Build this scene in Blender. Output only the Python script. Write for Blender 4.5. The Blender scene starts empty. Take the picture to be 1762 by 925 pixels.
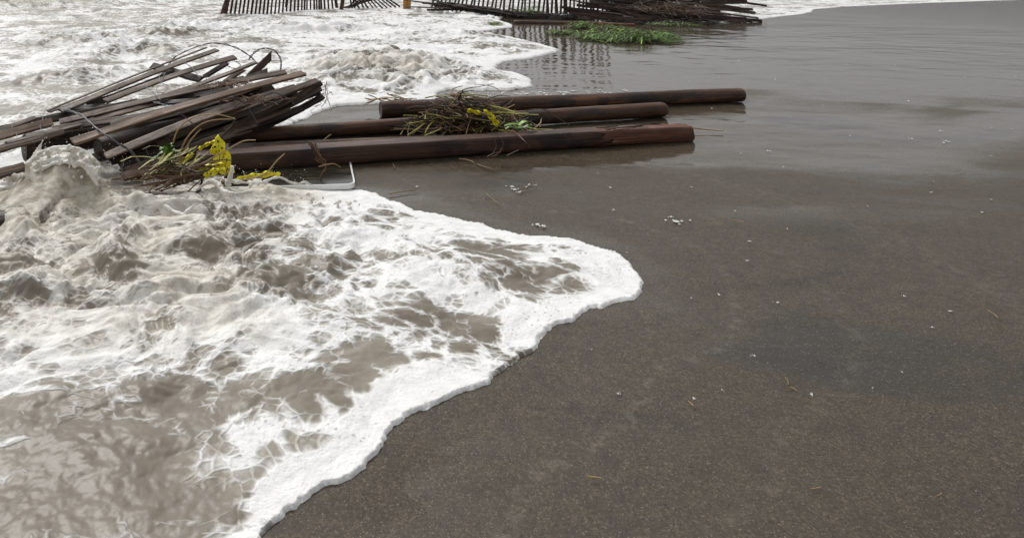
import bpy, bmesh, math, random
import numpy as np
from mathutils import Vector, Matrix, Quaternion

# ------------------------------------------------------------------ camera, world, sun, exposure
SC = bpy.context.scene
COL = SC.collection
H = 0.92            # camera height over the sand, metres
F = 1100.0          # focal length in pixels of the 1762 px wide picture
CU, CV = 600.0, -54.0   # where the level view direction falls in the picture
cam_data = bpy.data.cameras.new("camera")
cam = bpy.data.objects.new("camera", cam_data)
COL.objects.link(cam)
cam.location = (0, 0, H)
cam.rotation_euler = (math.radians(90), 0, 0)
cam_data.sensor_width = 36
cam_data.lens = 36 * F / 1762
cam_data.shift_x = (881 - CU) / 1762
cam_data.shift_y = -(462.5 - CV) / 1762
cam_data.clip_start = 0.05
cam_data.clip_end = 2000
SC.camera = cam

SUN_EL, SUN_AZ = math.radians(52), math.radians(-35)    # azimuth: from +Y towards +X
world = bpy.data.worlds.new("World")
SC.world = world
world.use_nodes = True
nt = world.node_tree
nt.nodes.clear()
sky = nt.nodes.new("ShaderNodeTexSky")
sky.sky_type = 'NISHITA'
sky.sun_disc = False
sky.sun_elevation = SUN_EL
sky.sun_rotation = SUN_AZ
sky.air_density = 1.0
sky.dust_density = 4.0
hs = nt.nodes.new("ShaderNodeHueSaturation")            # overcast: the cloud deck takes the blue out of the sky
hs.inputs['Saturation'].default_value = 0.07
bg = nt.nodes.new("ShaderNodeBackground")
bg.inputs['Strength'].default_value = 0.12
wo = nt.nodes.new("ShaderNodeOutputWorld")
nt.links.new(sky.outputs[0], hs.inputs['Color'])
nt.links.new(hs.outputs[0], bg.inputs['Color'])
nt.links.new(bg.outputs[0], wo.inputs['Surface'])

sun_data = bpy.data.lights.new("sun", 'SUN')
sun_data.energy = 1.2
sun_data.angle = math.radians(25)
sun_data.color = (1.0, 0.97, 0.92)
sun = bpy.data.objects.new("sun", sun_data)
COL.objects.link(sun)
sd_ = Vector((math.sin(SUN_AZ) * math.cos(SUN_EL), math.cos(SUN_AZ) * math.cos(SUN_EL), math.sin(SUN_EL)))
sun.rotation_euler = sd_.to_track_quat('Z', 'Y').to_euler()
sun.location = sd_ * 20

SC.render.engine = 'CYCLES'
SC.view_settings.view_transform = 'Standard'
SC.view_settings.look = 'None'
SC.view_settings.gamma = 1
SC.view_settings.use_curve_mapping = False
SC.view_settings.exposure = 0.2

R = random.Random(11)

# ------------------------------------------------------------------ helpers
def at(u, v, z=0.0):
    """the point at height z that the photograph shows at (u, v)"""
    y = F * (H - z) / (v - CV)
    return Vector(((u - CU) * y / F, y, z))

def atY(u, v, y):
    return Vector(((u - CU) * y / F, y, H - (v - CV) * y / F))

def tag(o, label=None, cat=None, group=None, kind=None):
    if label: o['label'] = label
    if cat: o['category'] = cat
    if group: o['group'] = group
    if kind: o['kind'] = kind
    return o

def empty(name, loc, label, cat, group=None):
    o = bpy.data.objects.new(name, None)
    o.empty_display_size = 0.1
    COL.objects.link(o)
    o.location = loc
    return tag(o, label, cat, group)

def link(name, me, mat, parent=None, loc=None, rot=None, smooth=False):
    o = bpy.data.objects.new(name, me)
    COL.objects.link(o)
    if mat is not None: me.materials.append(mat)
    if rot is not None:
        o.rotation_mode = 'QUATERNION'; o.rotation_quaternion = rot
    loc = Vector(loc) if loc is not None else Vector((0, 0, 0))
    if parent is not None:
        o.parent = parent
        o.location = loc - parent.location if loc is not None else loc
    else:
        o.location = loc
    if smooth:
        me.polygons.foreach_set('use_smooth', [True] * len(me.polygons))
    return o

def mesh_np(name, verts, quads, smooth=True):
    me = bpy.data.meshes.new(name)
    nv, nq = len(verts), len(quads)
    me.vertices.add(nv); me.vertices.foreach_set('co', np.asarray(verts, np.float32).ravel())
    me.loops.add(nq * 4); me.loops.foreach_set('vertex_index', np.asarray(quads, np.int32).ravel())
    me.polygons.add(nq)
    me.polygons.foreach_set('loop_start', np.arange(0, nq * 4, 4, dtype=np.int32))
    me.polygons.foreach_set('loop_total', np.full(nq, 4, np.int32))
    if smooth: me.polygons.foreach_set('use_smooth', np.ones(nq, bool))
    me.update(); me.validate()
    return me

def set_attr(me, name, arr):
    a = me.attributes.new(name, 'FLOAT', 'POINT')
    a.data.foreach_set('value', np.asarray(arr, np.float32).ravel())

# ---- gradient noise in numpy
_rs = np.random.RandomState(5)
_perm = np.concatenate([_rs.permutation(256)] * 3)
_ang = _rs.rand(256) * 2 * np.pi
_gx, _gy = np.cos(_ang), np.sin(_ang)
def noise(x, y, s=0):
    x = np.asarray(x, float) + s * 17.31; y = np.asarray(y, float) + s * 9.77
    xi = np.floor(x).astype(int); yi = np.floor(y).astype(int)
    xf = x - xi; yf = y - yi
    u = xf**3 * (xf * (xf * 6 - 15) + 10); w = yf**3 * (yf * (yf * 6 - 15) + 10)
    def g(ix, iy, fx, fy):
        h = _perm[_perm[ix & 255] + (iy & 255)]
        return _gx[h] * fx + _gy[h] * fy
    a = g(xi, yi, xf, yf); b = g(xi + 1, yi, xf - 1, yf)
    c = g(xi, yi + 1, xf, yf - 1); d = g(xi + 1, yi + 1, xf - 1, yf - 1)
    return ((a + (b - a) * u) * (1 - w) + (c + (d - c) * u) * w) * 1.5
def fbm(x, y, o=4, s=0, g=0.5):
    r = 0; a = 1; t = 0
    for k in range(o):
        r = r + a * noise(x * 2**k, y * 2**k, s + k * 3); t += a; a *= g
    return r / t
def billow(x, y, o=4, s=0, g=0.5):
    r = 0; a = 1; t = 0
    for k in range(o):
        r = r + a * np.abs(noise(x * 2**k, y * 2**k, s + k * 3)); t += a; a *= g
    return r / t * 2.2
def sstep(a, b, x):
    t = np.clip((x - a) / (b - a), 0, 1); return t * t * (3 - 2 * t)

def catmull(pts, n=6, closed=False):
    pts = [Vector(p) for p in pts]; out = []
    m = len(pts)
    rng = range(m) if closed else range(m - 1)
    for i in rng:
        if closed: p0, p1, p2, p3 = pts[(i-1) % m], pts[i], pts[(i+1) % m], pts[(i+2) % m]
        else: p0, p1, p2, p3 = pts[max(i-1, 0)], pts[i], pts[i+1], pts[min(i+2, m-1)]
        for k in range(n):
            t = k / n
            out.append(0.5 * ((2*p1) + (p2-p0)*t + (2*p0-5*p1+4*p2-p3)*t*t + (-p0+3*p1-3*p2+p3)*t*t*t))
    if not closed: out.append(pts[-1])
    return out

def seg_dist(X, Y, poly, closed):
    best = np.full(X.shape, 1e9); tt = np.zeros(X.shape); side = np.zeros(X.shape)
    inside = np.zeros(X.shape, bool)
    n = len(poly); cnt = n if closed else n - 1
    for i in range(cnt):
        ax, ay = poly[i]; bx, by = poly[(i + 1) % n]
        dx, dy = bx - ax, by - ay
        L = dx * dx + dy * dy + 1e-12
        t = np.clip(((X - ax) * dx + (Y - ay) * dy) / L, 0, 1)
        ex = X - ax - t * dx; ey = Y - ay - t * dy
        d = ex * ex + ey * ey
        m = d < best
        best = np.where(m, d, best); tt = np.where(m, (i + t) / cnt, tt)
        side = np.where(m, dx * ey - dy * ex, side)
        if closed:
            c = ((ay > Y) != (by > Y)) & (X < (bx - ax) * (Y - ay) / (by - ay + 1e-12) + ax)
            inside ^= c
    return np.sqrt(best), tt, side, inside

# ------------------------------------------------------------------ materials
def new_mat(name):
    m = bpy.data.materials.new(name); m.use_nodes = True
    n = m.node_tree; n.nodes.clear()
    out = n.nodes.new('ShaderNodeOutputMaterial'); b = n.nodes.new('ShaderNodeBsdfPrincipled')
    n.links.new(b.outputs[0], out.inputs['Surface'])
    return m, n, b

class N:
    """small node-graph helper"""
    def __init__(s, tree): s.t = tree
    def node(s, kind, **kw):
        n = s.t.nodes.new(kind)
        for k, v in kw.items(): setattr(n, k, v)
        return n
    def put(s, sock, v):
        if isinstance(v, bpy.types.NodeSocket): s.t.links.new(v, sock)
        elif v is not None: sock.default_value = v
    def coord(s, which='Object', scale=(1, 1, 1), rot=(0, 0, 0), loc=(0, 0, 0)):
        c = s.node('ShaderNodeTexCoord'); m = s.node('ShaderNodeMapping')
        s.t.links.new(c.outputs[which], m.inputs['Vector'])
        m.inputs['Scale'].default_value = scale; m.inputs['Rotation'].default_value = rot
        s.put(m.inputs['Location'], loc)
        return m.outputs[0]
    def noise(s, vec, scale, detail=4, rough=0.5, dist=0.0, out=0):
        n = s.node('ShaderNodeTexNoise')
        s.put(n.inputs['Vector'], vec); n.inputs['Scale'].default_value = scale
        n.inputs['Detail'].default_value = detail; n.inputs['Roughness'].default_value = rough
        n.inputs['Distortion'].default_value = dist
        return n.outputs[out]
    def voro(s, vec, scale, feature='F1', out='Distance', rnd=1.0):
        n = s.node('ShaderNodeTexVoronoi', feature=feature)
        s.put(n.inputs['Vector'], vec); n.inputs['Scale'].default_value = scale
        n.inputs['Randomness'].default_value = rnd
        return n.outputs[out]
    def math(s, op, a, b=None, c=None, clamp=False):
        n = s.node('ShaderNodeMath', operation=op, use_clamp=clamp)
        s.put(n.inputs[0], a); s.put(n.inputs[1], b)
        if c is not None: s.put(n.inputs[2], c)
        return n.outputs[0]
    def rng(s, v, a, b, c=0.0, d=1.0, smooth=True):
        n = s.node('ShaderNodeMapRange', interpolation_type='SMOOTHSTEP' if smooth else 'LINEAR')
        s.put(n.inputs['Value'], v)
        for k, x in (('From Min', a), ('From Max', b), ('To Min', c), ('To Max', d)): s.put(n.inputs[k], x)
        return n.outputs[0]
    def mix(s, f, a, b):
        n = s.node('ShaderNodeMix', data_type='RGBA')
        s.put(n.inputs[0], f); s.put(n.inputs[6], a); s.put(n.inputs[7], b)
        return n.outputs[2]
    def ramp(s, v, stops):
        n = s.node('ShaderNodeValToRGB'); s.put(n.inputs[0], v)
        e = n.color_ramp.elements
        e[0].position, e[0].color = stops[0][0], (*stops[0][1], 1)
        e[1].position, e[1].color = stops[-1][0], (*stops[-1][1], 1)
        for p, c in stops[1:-1]:
            k = e.new(p); k.color = (*c, 1)
        return n.outputs[0]
    def attr(s, name):
        n = s.node('ShaderNodeAttribute', attribute_name=name); return n.outputs['Fac']
    def bump(s, h, strength, dist, normal=None):
        n = s.node('ShaderNodeBump')
        s.put(n.inputs['Height'], h); n.inputs['Strength'].default_value = strength
        n.inputs['Distance'].default_value = dist
        if normal is not None: s.put(n.inputs['Normal'], normal)
        return n.outputs[0]
def c4(c): return (*c, 1)

def wood_mat(name, dark, mid, light, grain=(1.5, 45, 45), rough=(0.3, 0.6), patch=None, bump=0.5, spec=0.5):
    m, t, b = new_mat(name); n = N(t)
    oi = n.node('ShaderNodeObjectInfo')
    rv = n.math('MULTIPLY', oi.outputs['Random'], 37.0)
    cmb = n.node('ShaderNodeCombineXYZ'); n.put(cmb.inputs[0], rv); n.put(cmb.inputs[1], rv)
    vec = n.coord('Object', grain, loc=cmb.outputs[0])
    g = n.noise(vec, 1.0, 6, 0.62, 0.6)
    vec2 = n.coord('Object', (4, 10, 10), loc=cmb.outputs[0])
    p = n.noise(vec2, 1.2, 4, 0.6, 0.3)
    col = n.ramp(n.rng(g, 0.28, 0.72), [(0.0, dark), (0.5, mid), (1.0, light)])
    shade = n.rng(p, 0.38, 0.62)
    col = n.mix(n.math('MULTIPLY', shade, 0.55), col, c4(dark))
    rnd = n.rng(oi.outputs['Random'], 0, 1, 0.0, 0.5, smooth=False)
    col = n.mix(rnd, col, c4(mid))
    if patch:
        vp = n.coord('Object', (3, 6, 6), loc=(5, 2, 1))
        col = n.mix(n.math('MULTIPLY', n.rng(n.noise(vp, 1.6, 3, 0.55), 0.5, 0.62), 0.8), col, c4(patch))
    # short dark checks along the grain
    chk = n.noise(n.coord('Object', (6, 160, 160), loc=cmb.outputs[0]), 1.0, 2, 0.5)
    col = n.mix(n.rng(chk, 0.36, 0.30), col, c4(tuple(x * 0.25 for x in dark)))
    n.put(b.inputs['Base Color'], col)
    n.put(b.inputs['Roughness'], n.rng(p, 0.3, 0.7, rough[0], rough[1]))
    b.inputs['Specular IOR Level'].default_value = spec
    n.put(b.inputs['Normal'], n.bump(n.math('ADD', g, n.math('MULTIPLY', chk, 0.6)), bump, 0.004))
    return m

M = {}
M['post'] = wood_mat('wet_post_wood', (0.026, 0.015, 0.011), (0.095, 0.046, 0.028), (0.22, 0.105, 0.052), patch=(0.024, 0.022, 0.022), rough=(0.32, 0.6), spec=0.35, bump=0.9)
M['post_red'] = wood_mat('red_post_wood', (0.030, 0.018, 0.014), (0.092, 0.048, 0.035), (0.19, 0.092, 0.06), patch=(0.026, 0.02, 0.019), rough=(0.3, 0.6), spec=0.35, bump=0.9)
M['post_dark'] = wood_mat('dark_post_wood', (0.012, 0.009, 0.008), (0.034, 0.021, 0.015), (0.075, 0.044, 0.028), rough=(0.4, 0.65), spec=0.25)
M['split'] = wood_mat('split_wood', (0.06, 0.022, 0.013), (0.17, 0.06, 0.034), (0.27, 0.11, 0.06), grain=(2, 90, 90), rough=(0.35, 0.6), bump=1.0)
M['slat'] = wood_mat('wet_slat_wood', (0.020, 0.012, 0.008), (0.090, 0.055, 0.036), (0.24, 0.155, 0.10), grain=(3, 70, 70), rough=(0.42, 0.7), bump=0.9, spec=0.3)
M['slat_warm'] = wood_mat('warm_slat_wood', (0.05, 0.028, 0.017), (0.17, 0.105, 0.066), (0.34, 0.225, 0.15), grain=(3, 60, 60), rough=(0.42, 0.7), bump=0.9, spec=0.3)
M['slat_dark'] = wood_mat('dark_slat_wood', (0.010, 0.007, 0.005), (0.030, 0.019, 0.014), (0.075, 0.048, 0.034), grain=(3, 70, 70), rough=(0.45, 0.7), bump=0.6, spec=0.25)
M['slat_far'] = wood_mat('far_fence_wood', (0.018, 0.011, 0.009), (0.055, 0.034, 0.025), (0.12, 0.078, 0.056), grain=(3, 60, 60), rough=(0.5, 0.75), spec=0.25)
M['slat_pale'] = wood_mat('pale_fence_wood', (0.12, 0.075, 0.045), (0.25, 0.16, 0.10), (0.38, 0.27, 0.18), grain=(3, 60, 60), rough=(0.45, 0.7))
M['orange'] = wood_mat('orange_post_wood', (0.20, 0.08, 0.012), (0.38, 0.17, 0.025), (0.46, 0.24, 0.06), rough=(0.4, 0.6))

def plain(name, col, rough=0.5, var=0.25, metal=0.0, scale=30, spec=0.5, trans=0.0):
    m, t, b = new_mat(name); n = N(t)
    oi = n.node('ShaderNodeNewGeometry')
    f = n.noise(n.coord('Object'), scale, 3, 0.6)
    r = n.math('MULTIPLY', oi.outputs['Random Per Island'], 0.6)
    f = n.math('ADD', n.math('MULTIPLY', f, 0.6), r)
    lo = tuple(x * (1 - var) for x in col); hi = tuple(min(1, x * (1 + var)) for x in col)
    n.put(b.inputs['Base Color'], n.mix(n.rng(f, 0.2, 0.9), c4(lo), c4(hi)))
    b.inputs['Roughness'].default_value = rough; b.inputs['Metallic'].default_value = metal
    b.inputs['Specular IOR Level'].default_value = spec
    return m
M['wire'] = plain('galvanised_wire', (0.14, 0.14, 0.15), 0.45, 0.3, 0.7)
M['twig'] = plain('wet_brown_twig', (0.085, 0.045, 0.025), 0.5, 0.7)
M['twig_dark'] = plain('wet_dark_twig', (0.018, 0.013, 0.01), 0.5, 0.6)
M['rust_root'] = plain('rusty_brown_root', (0.15, 0.075, 0.035), 0.55, 0.6)
M['straw'] = plain('wet_straw', (0.30, 0.20, 0.09), 0.5, 0.5)
M['straw_green'] = plain('olive_straw', (0.27, 0.26, 0.05), 0.5, 0.5)
M['leaf'] = plain('green_leaf', (0.10, 0.20, 0.03), 0.45, 0.6)
M['leaf_dark'] = plain('dark_green_leaf', (0.035, 0.075, 0.016), 0.45, 0.6)
M['leaf_bright'] = plain('bright_green_leaf', (0.20, 0.34, 0.04), 0.4, 0.5)
M['yellow_leaf'] = plain('yellow_tape_plain', (0.65, 0.56, 0.02), 0.35, 0.25)
M['rim'] = plain('white_rim_paint', (0.75, 0.76, 0.75), 0.3, 0.06)
M['shell'] = plain('shell_white', (0.5, 0.48, 0.42), 0.4, 0.25, scale=90)

# yellow tape with black printed marks, worn
m, t, b = new_mat('yellow_warning_tape'); n = N(t)
uv = n.node('ShaderNodeUVMap', uv_map='tape')
sep = n.node('ShaderNodeSeparateXYZ'); n.put(sep.inputs[0], uv.outputs[0])
st = n.noise(uv.outputs[0], 9, 2, 0.5)
bl = n.math('LESS_THAN', st, 0.425)
band = n.math('MULTIPLY', n.math('GREATER_THAN', sep.outputs[1], 0.2), n.math('LESS_THAN', sep.outputs[1], 0.8))
n.put(b.inputs['Base Color'], n.mix(n.math('MULTIPLY', bl, band), (0.85, 0.74, 0.01, 1), (0.02, 0.02, 0.015, 1)))
b.inputs['Roughness'].default_value = 0.3
M['tape'] = m

# plate: dark dirty face
m, t, b = new_mat('dirty_plate_face'); n = N(t)
f = n.noise(n.coord('Object', (3, 14, 1)), 2.5, 6, 0.65, 0.4)
col = n.ramp(n.rng(f, 0.3, 0.7), [(0, (0.010, 0.008, 0.005)), (0.6, (0.024, 0.020, 0.014)), (1, (0.08, 0.073, 0.056))])
n.put(b.inputs['Base Color'], col)
b.inputs['Roughness'].default_value = 0.16
b.inputs['Specular IOR Level'].default_value = 0.4
M['plate'] = m

# ---- wet sand
m, t, b = new_mat('wet_sand'); n = N(t)
vec = n.coord('Object')
film = n.attr('film')
fine = n.noise(vec, 150, 6, 0.85)
grit = n.voro(vec, 520, 'F1', 'Color')
med = n.noise(vec, 26, 5, 0.62, 0.3)
big = n.noise(n.coord('Object', (1, 1.9, 1)), 1.1, 6, 0.58, 0.8)
base = n.ramp(n.rng(fine, 0.3, 0.7), [(0, (0.036, 0.028, 0.018)), (0.5, (0.073, 0.058, 0.040)), (1, (0.142, 0.115, 0.082))])
base = n.mix(n.rng(med, 0.4, 0.66, 0.0, 0.5), base, (0.046, 0.036, 0.028, 1))
base = n.mix(n.rng(big, 0.52, 0.68, 0.0, 0.78), base, (0.034, 0.029, 0.025, 1))      # dark silt patches
gv = n.node('ShaderNodeSeparateColor'); n.put(gv.inputs[0], grit)
sp = n.math('GREATER_THAN', gv.outputs[0], 0.965)
base = n.mix(n.math('MULTIPLY', sp, 0.55), base, (0.26, 0.23, 0.19, 1))
sp2 = n.math('LESS_THAN', gv.outputs[1], 0.05)
base = n.mix(n.math('MULTIPLY', sp2, 0.7), base, (0.012, 0.010, 0.009, 1))
wl = n.attr('wrack')
wlm = n.math('MULTIPLY', wl, n.rng(n.noise(vec, 34, 5, 0.7), 0.46, 0.60))
base = n.mix(n.math('MULTIPLY', wlm, 0.35), base, (0.24, 0.21, 0.17, 1))
n.put(b.inputs['Base Color'], base)
fm = n.math('ADD', film, n.math('MULTIPLY', n.math('SUBTRACT', big, 0.5), 1.6))
fm = n.math('ADD', fm, n.math('MULTIPLY', n.math('SUBTRACT', med, 0.5), 0.35))
fmask = n.rng(fm, 0.12, 0.85)
n.put(b.inputs['Roughness'], n.mix(fmask, (0.44, 0.44, 0.44, 1), (0.06, 0.06, 0.06, 1)))
b.inputs['IOR'].default_value = 1.33
hgt = n.math('ADD', n.math('MULTIPLY', fine, 1.0), n.math('MULTIPLY', med, 1.2))
dry = n.math('SUBTRACT', 1.0, n.math('MULTIPLY', n.rng(fm, 0.05, 0.55), 0.965))
rip = n.noise(n.coord('Object', (1, 2.4, 1)), 5.5, 2, 0.5, 0.5)
hh = n.math('ADD', n.math('MULTIPLY', hgt, dry), n.math('MULTIPLY', rip, 0.9))
n.put(b.inputs['Normal'], n.bump(hh, 0.55, 0.0035))
M['sand'] = m

# ---- sea water with foam
def foam_mat(name, lace=1.0):
    m, t, b = new_mat(name); n = N(t)
    foam = n.attr('foam'); murk = n.attr('murk'); turb = n.attr('turb')
    vec = n.coord('Object', (1.0, 1.25, 1.0))
    warp = n.node('ShaderNodeVectorMath', operation='MULTIPLY_ADD')
    wn = n.noise(vec, 2.2, 3, 0.5, 0, out=1)
    n.put(warp.inputs[0], wn); warp.inputs[1].default_value = (0.24, 0.24, 0.24); n.put(warp.inputs[2], vec)
    wv = warp.outputs[0]
    a = n.noise(wv, 3.0, 5, 0.55)
    fine = n.noise(wv, 22, 5, 0.6)
    cells = n.voro(wv, 11, 'DISTANCE_TO_EDGE', 'Distance')
    cells2 = n.voro(wv, 34, 'DISTANCE_TO_EDGE', 'Distance')
    holes = n.math('ADD', n.math('MULTIPLY', n.rng(cells, 0.0, 0.25), 0.30), n.math('MULTIPLY', n.rng(cells2, 0.0, 0.22), 0.16))
    v = n.math('SUBTRACT', n.math('ADD', n.math('ADD', foam, 0.11), n.math('MULTIPLY', n.math('SUBTRACT', a, 0.5), 2.5)), holes)
    v = n.math('ADD', v, n.math('MULTIPLY', n.math('SUBTRACT', fine, 0.5), 0.28))
    mask = n.rng(v, 0.24, 0.66)
    water = n.mix(n.rng(a, 0.35, 0.65), (0.17, 0.145, 0.112, 1), (0.29, 0.26, 0.215, 1))
    fc = n.mix(n.rng(fine, 0.3, 0.7), (0.74, 0.74, 0.73, 1), (0.86, 0.86, 0.85, 1))
    pit = n.voro(wv, 58, 'F1', 'Distance')
    fc = n.mix(n.math('MULTIPLY', n.rng(pit, 0.30, 0.10), n.rng(n.noise(vec, 6, 3, 0.5), 0.45, 0.62)), fc, (0.50, 0.48, 0.45, 1))
    tan = n.mix(n.rng(fine, 0.32, 0.68), (0.36, 0.31, 0.24, 1), (0.70, 0.66, 0.57, 1))
    fc = n.mix(n.rng(n.math('ADD', murk, n.math('MULTIPLY', n.math('SUBTRACT', a, 0.5), 0.9)), 0.25, 0.85), fc, tan)
    n.put(b.inputs['Base Color'], n.mix(mask, water, fc))
    n.put(b.inputs['Roughness'], n.mix(mask, (0.30, 0.30, 0.30, 1), (0.60, 0.60, 0.60, 1)))
    b.inputs['IOR'].default_value = 1.33
    bub = n.voro(vec, 130, 'F1', 'Distance')
    h = n.math('ADD', n.math('MULTIPLY', mask, 0.8), n.math('MULTIPLY', fine, 1.3))
    h = n.math('ADD', h, n.math('MULTIPLY', bub, -0.22))
    h = n.math('ADD', h, n.math('MULTIPLY', n.noise(wv, 60, 4, 0.6), 0.4))
    h = n.math('MULTIPLY', h, n.math('ADD', n.math('MULTIPLY', mask, 0.88), 0.12))
    n.put(b.inputs['Normal'], n.bump(h, 0.42, 0.009))
    return m
M['sea'] = foam_mat('foaming_sea_water')

def splash_mat():
    m, t, b = new_mat('splash_foam'); n = N(t)
    vec = n.coord('Object'); a = n.noise(vec, 7, 6, 0.62, 0.8); f = n.noise(vec, 60, 4, 0.65)
    col = n.ramp(n.rng(a, 0.30, 0.70), [(0, (0.52, 0.48, 0.41)), (0.35, (0.68, 0.65, 0.58)), (0.7, (0.80, 0.78, 0.74)), (1, (0.86, 0.86, 0.84))])
    n.put(b.inputs['Base Color'], n.mix(n.rng(f, 0.35, 0.7, 0.0, 0.3), col, (0.85, 0.84, 0.80, 1)))
    b.inputs['Roughness'].default_value = 0.3
    b.inputs['IOR'].default_value = 1.33
    b.inputs['Subsurface Weight'].default_value = 0.25
    b.inputs['Subsurface Radius'].default_value = (0.02, 0.018, 0.014)
    n.put(b.inputs['Normal'], n.bump(n.math('ADD', n.math('MULTIPLY', a, 2.0), f), 0.6, 0.008))
    return m
M['splash'] = splash_mat()

# ------------------------------------------------------------------ sand: one sheet to the horizon
def spaced(lo, hi, dense_lo, dense_hi, step, grow=1.12):
    xs = list(np.arange(dense_lo, dense_hi + 1e-6, step))
    d, x = step, dense_hi
    while x < hi: d *= grow; x += d; xs.append(x)
    d, x = step, dense_lo
    while x > lo: d *= grow; x -= d; xs.insert(0, x)
    return np.array(xs)
gx = spaced(-900, 900, -3.5, 6.5, 0.028); gy = spaced(-900, 1200, 0.3, 9, 0.024, 1.10)
GX, GY = np.meshgrid(gx, gy)

sea_px = [(-900, 330), (-300, 330), (-60, 300), (60, 290), (200, 280), (330, 262), (430, 238), (505, 214), (560, 188), (600, 181), (650, 178), (700, 176),
          (742, 173), (757, 169), (752, 160), (775, 153), (800, 155), (842, 155), (880, 154), (908, 151), (917, 142), (905, 131), (884, 125), (861, 122),
          (854, 114), (868, 105.5), (905, 101), (945, 93), (962, 87), (940, 79), (905, 71), (868, 62), (828, 57), (818, 54), (842, 52),
          (860, 49), (882, 46), (878, 41), (862, 36), (862, 31), (900, 29), (960, 31), (1050, 30), (1150, 34), (1260, 37), (1380, 24), (1600, 5), (2400, -20)]
wave_px = [(-900, 300), (-300, 285), (0, 285), (120, 262), (190, 288), (240, 302), (300, 312), (350, 308), (385, 298), (430, 302), (490, 306), (540, 322), (580, 326), (611, 326.5),
           (645, 334), (663, 345), (690, 354), (720, 363), (752, 370), (790, 379), (825, 386), (872, 396), (925, 405), (985, 412), (1040, 426), (1078, 447),
           (1100, 474), (1094, 502), (1050, 524), (985, 540), (935, 566), (905, 604), (858, 640), (790, 664), (716, 700), (668, 752),
           (620, 800), (548, 842), (470, 905), (420, 1000), (300, 1400), (-1400, 2000)]
def ground_poly(px, far):
    p = [at(u, v)[:2] for u, v in px]
    p = [tuple(q[:2]) for q in catmull([(a, b_, 0) for a, b_ in p], 4)]
    return p + far
sea_poly = ground_poly(sea_px, [(120, 500), (-500, 500), (-500, 3.0)])
wave_poly = ground_poly(wave_px, [(-6, 0.5)])

def edge_dist(X, Y, poly, s):
    d, _, _, ins = seg_dist(X, Y, poly, True)
    sd = np.where(ins, d, -d)
    fall = 1 / (1 + np.maximum(Y - 3, 0) * 0.0)
    return sd + 0.030 * fbm(X * 5, Y * 5, 3, s) + 0.006 * fbm(X * 38, Y * 38, 2, s + 4)

def sand_z(X, Y):
    return 0.010 * fbm(X * 0.6, Y * 0.9, 3, 2) + 0.0045 * fbm(X * 3, Y * 5, 4, 8) - 0.0045

nearm = (np.abs(GX) < 10) & (GY > 0) & (GY < 16)
GZ = np.where(nearm, sand_z(GX, GY), 0)
# low scour dips beside the posts hold water
film = -0.10 + 0.93 * sstep(3.9, 5.2, GY)
film = film + 0.80 * np.exp(-((GY - 3.12) / 0.20)**2) * sstep(0.2, 0.8, GX) * sstep(3.4, 2.4, GX)
film = film + 0.8 * np.exp(-((GY - 3.75) / 0.5)**2)
film = film + 0.42 * fbm(GX * 0.7, GY * 1.5, 4, 31) + 0.15
film = film + 0.45 * np.exp(-((GX - 1.6)**2 / 0.5 + (GY - 2.45)**2 / 0.02))
film = film + 0.45 * np.exp(-((GX - 0.4)**2 / 0.3 + (GY - 2.62)**2 / 0.01))
sw, _, _, sin_ = seg_dist(GX, GY, wave_poly, True)
film = film + 1.25 * np.exp(-np.where(sin_, 0, sw) / 0.10)
ny, nx = GX.shape
idx = np.arange(nx * ny).reshape(ny, nx)
quads = np.stack([idx[:-1, :-1], idx[:-1, 1:], idx[1:, 1:], idx[1:, :-1]], -1).reshape(-1, 4)
me = mesh_np('sand', np.stack([GX, GY, GZ], -1).reshape(-1, 3), quads)
set_attr(me, 'film', film)
wq = np.where(sin_, 9, sw) + .10 * fbm(GX * 1.1, GY * 1.1, 3, 33)
set_attr(me, 'wrack', np.exp(-((wq - .26) / .012)**2) + .6 * np.exp(-((wq - .52) / .016)**2) + .5 * np.exp(-((wq - 1.0) / .05)**2))
tag(link('sand', me, M['sand']), kind='structure')

# ------------------------------------------------------------------ sea and the surge in front
def pl(px): return [tuple(at(u, v)[:2]) for u, v in px]
def ridge(X, Y, px, wf, wb, h, s=0, jag=0.3):
    """a crest: steep towards the camera side (wf), long behind (wb)"""
    poly = pl(px)
    d, t, side, _ = seg_dist(X, Y, poly, False)
    w = np.where(side > 0, wb, wf)
    env = np.sin(np.pi * np.clip(t * 0.94 + 0.03, 0, 1))**0.6
    return h * np.exp(-(d / w)**2) * env * (1 + jag * fbm(X * 3, Y * 3, 3, s))

def fan(name, a0, a1, na, y0, y1, ny_, extra_y, fn, mat):
    A = np.linspace(a0, a1, na)
    ys = y0 * (y1 / y0) ** np.linspace(0, 1, ny_)
    ys = np.concatenate([ys, extra_y])
    AA, YY = np.meshgrid(A, ys)
    X = AA * YY
    z, foam, murk, keep = fn(X, YY)
    V = np.stack([X, YY, z], -1).reshape(-1, 3)
    ny2 = len(ys)
    ii = np.arange(na * ny2).reshape(ny2, na)
    q = np.stack([ii[:-1, :-1], ii[:-1, 1:], ii[1:, 1:], ii[1:, :-1]], -1).reshape(-1, 4)
    k = keep.ravel()
    q = q[k[q].any(1)]
    used = np.unique(q); remap = np.zeros(len(V), int); remap[used] = np.arange(len(used))
    me = mesh_np(name, V[used], remap[q])
    set_attr(me, 'foam', foam.ravel()[used]); set_attr(me, 'murk', murk.ravel()[used]); set_attr(me, 'turb', murk.ravel()[used] * 0)
    return tag(link(name, me, mat), kind='structure')

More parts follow.
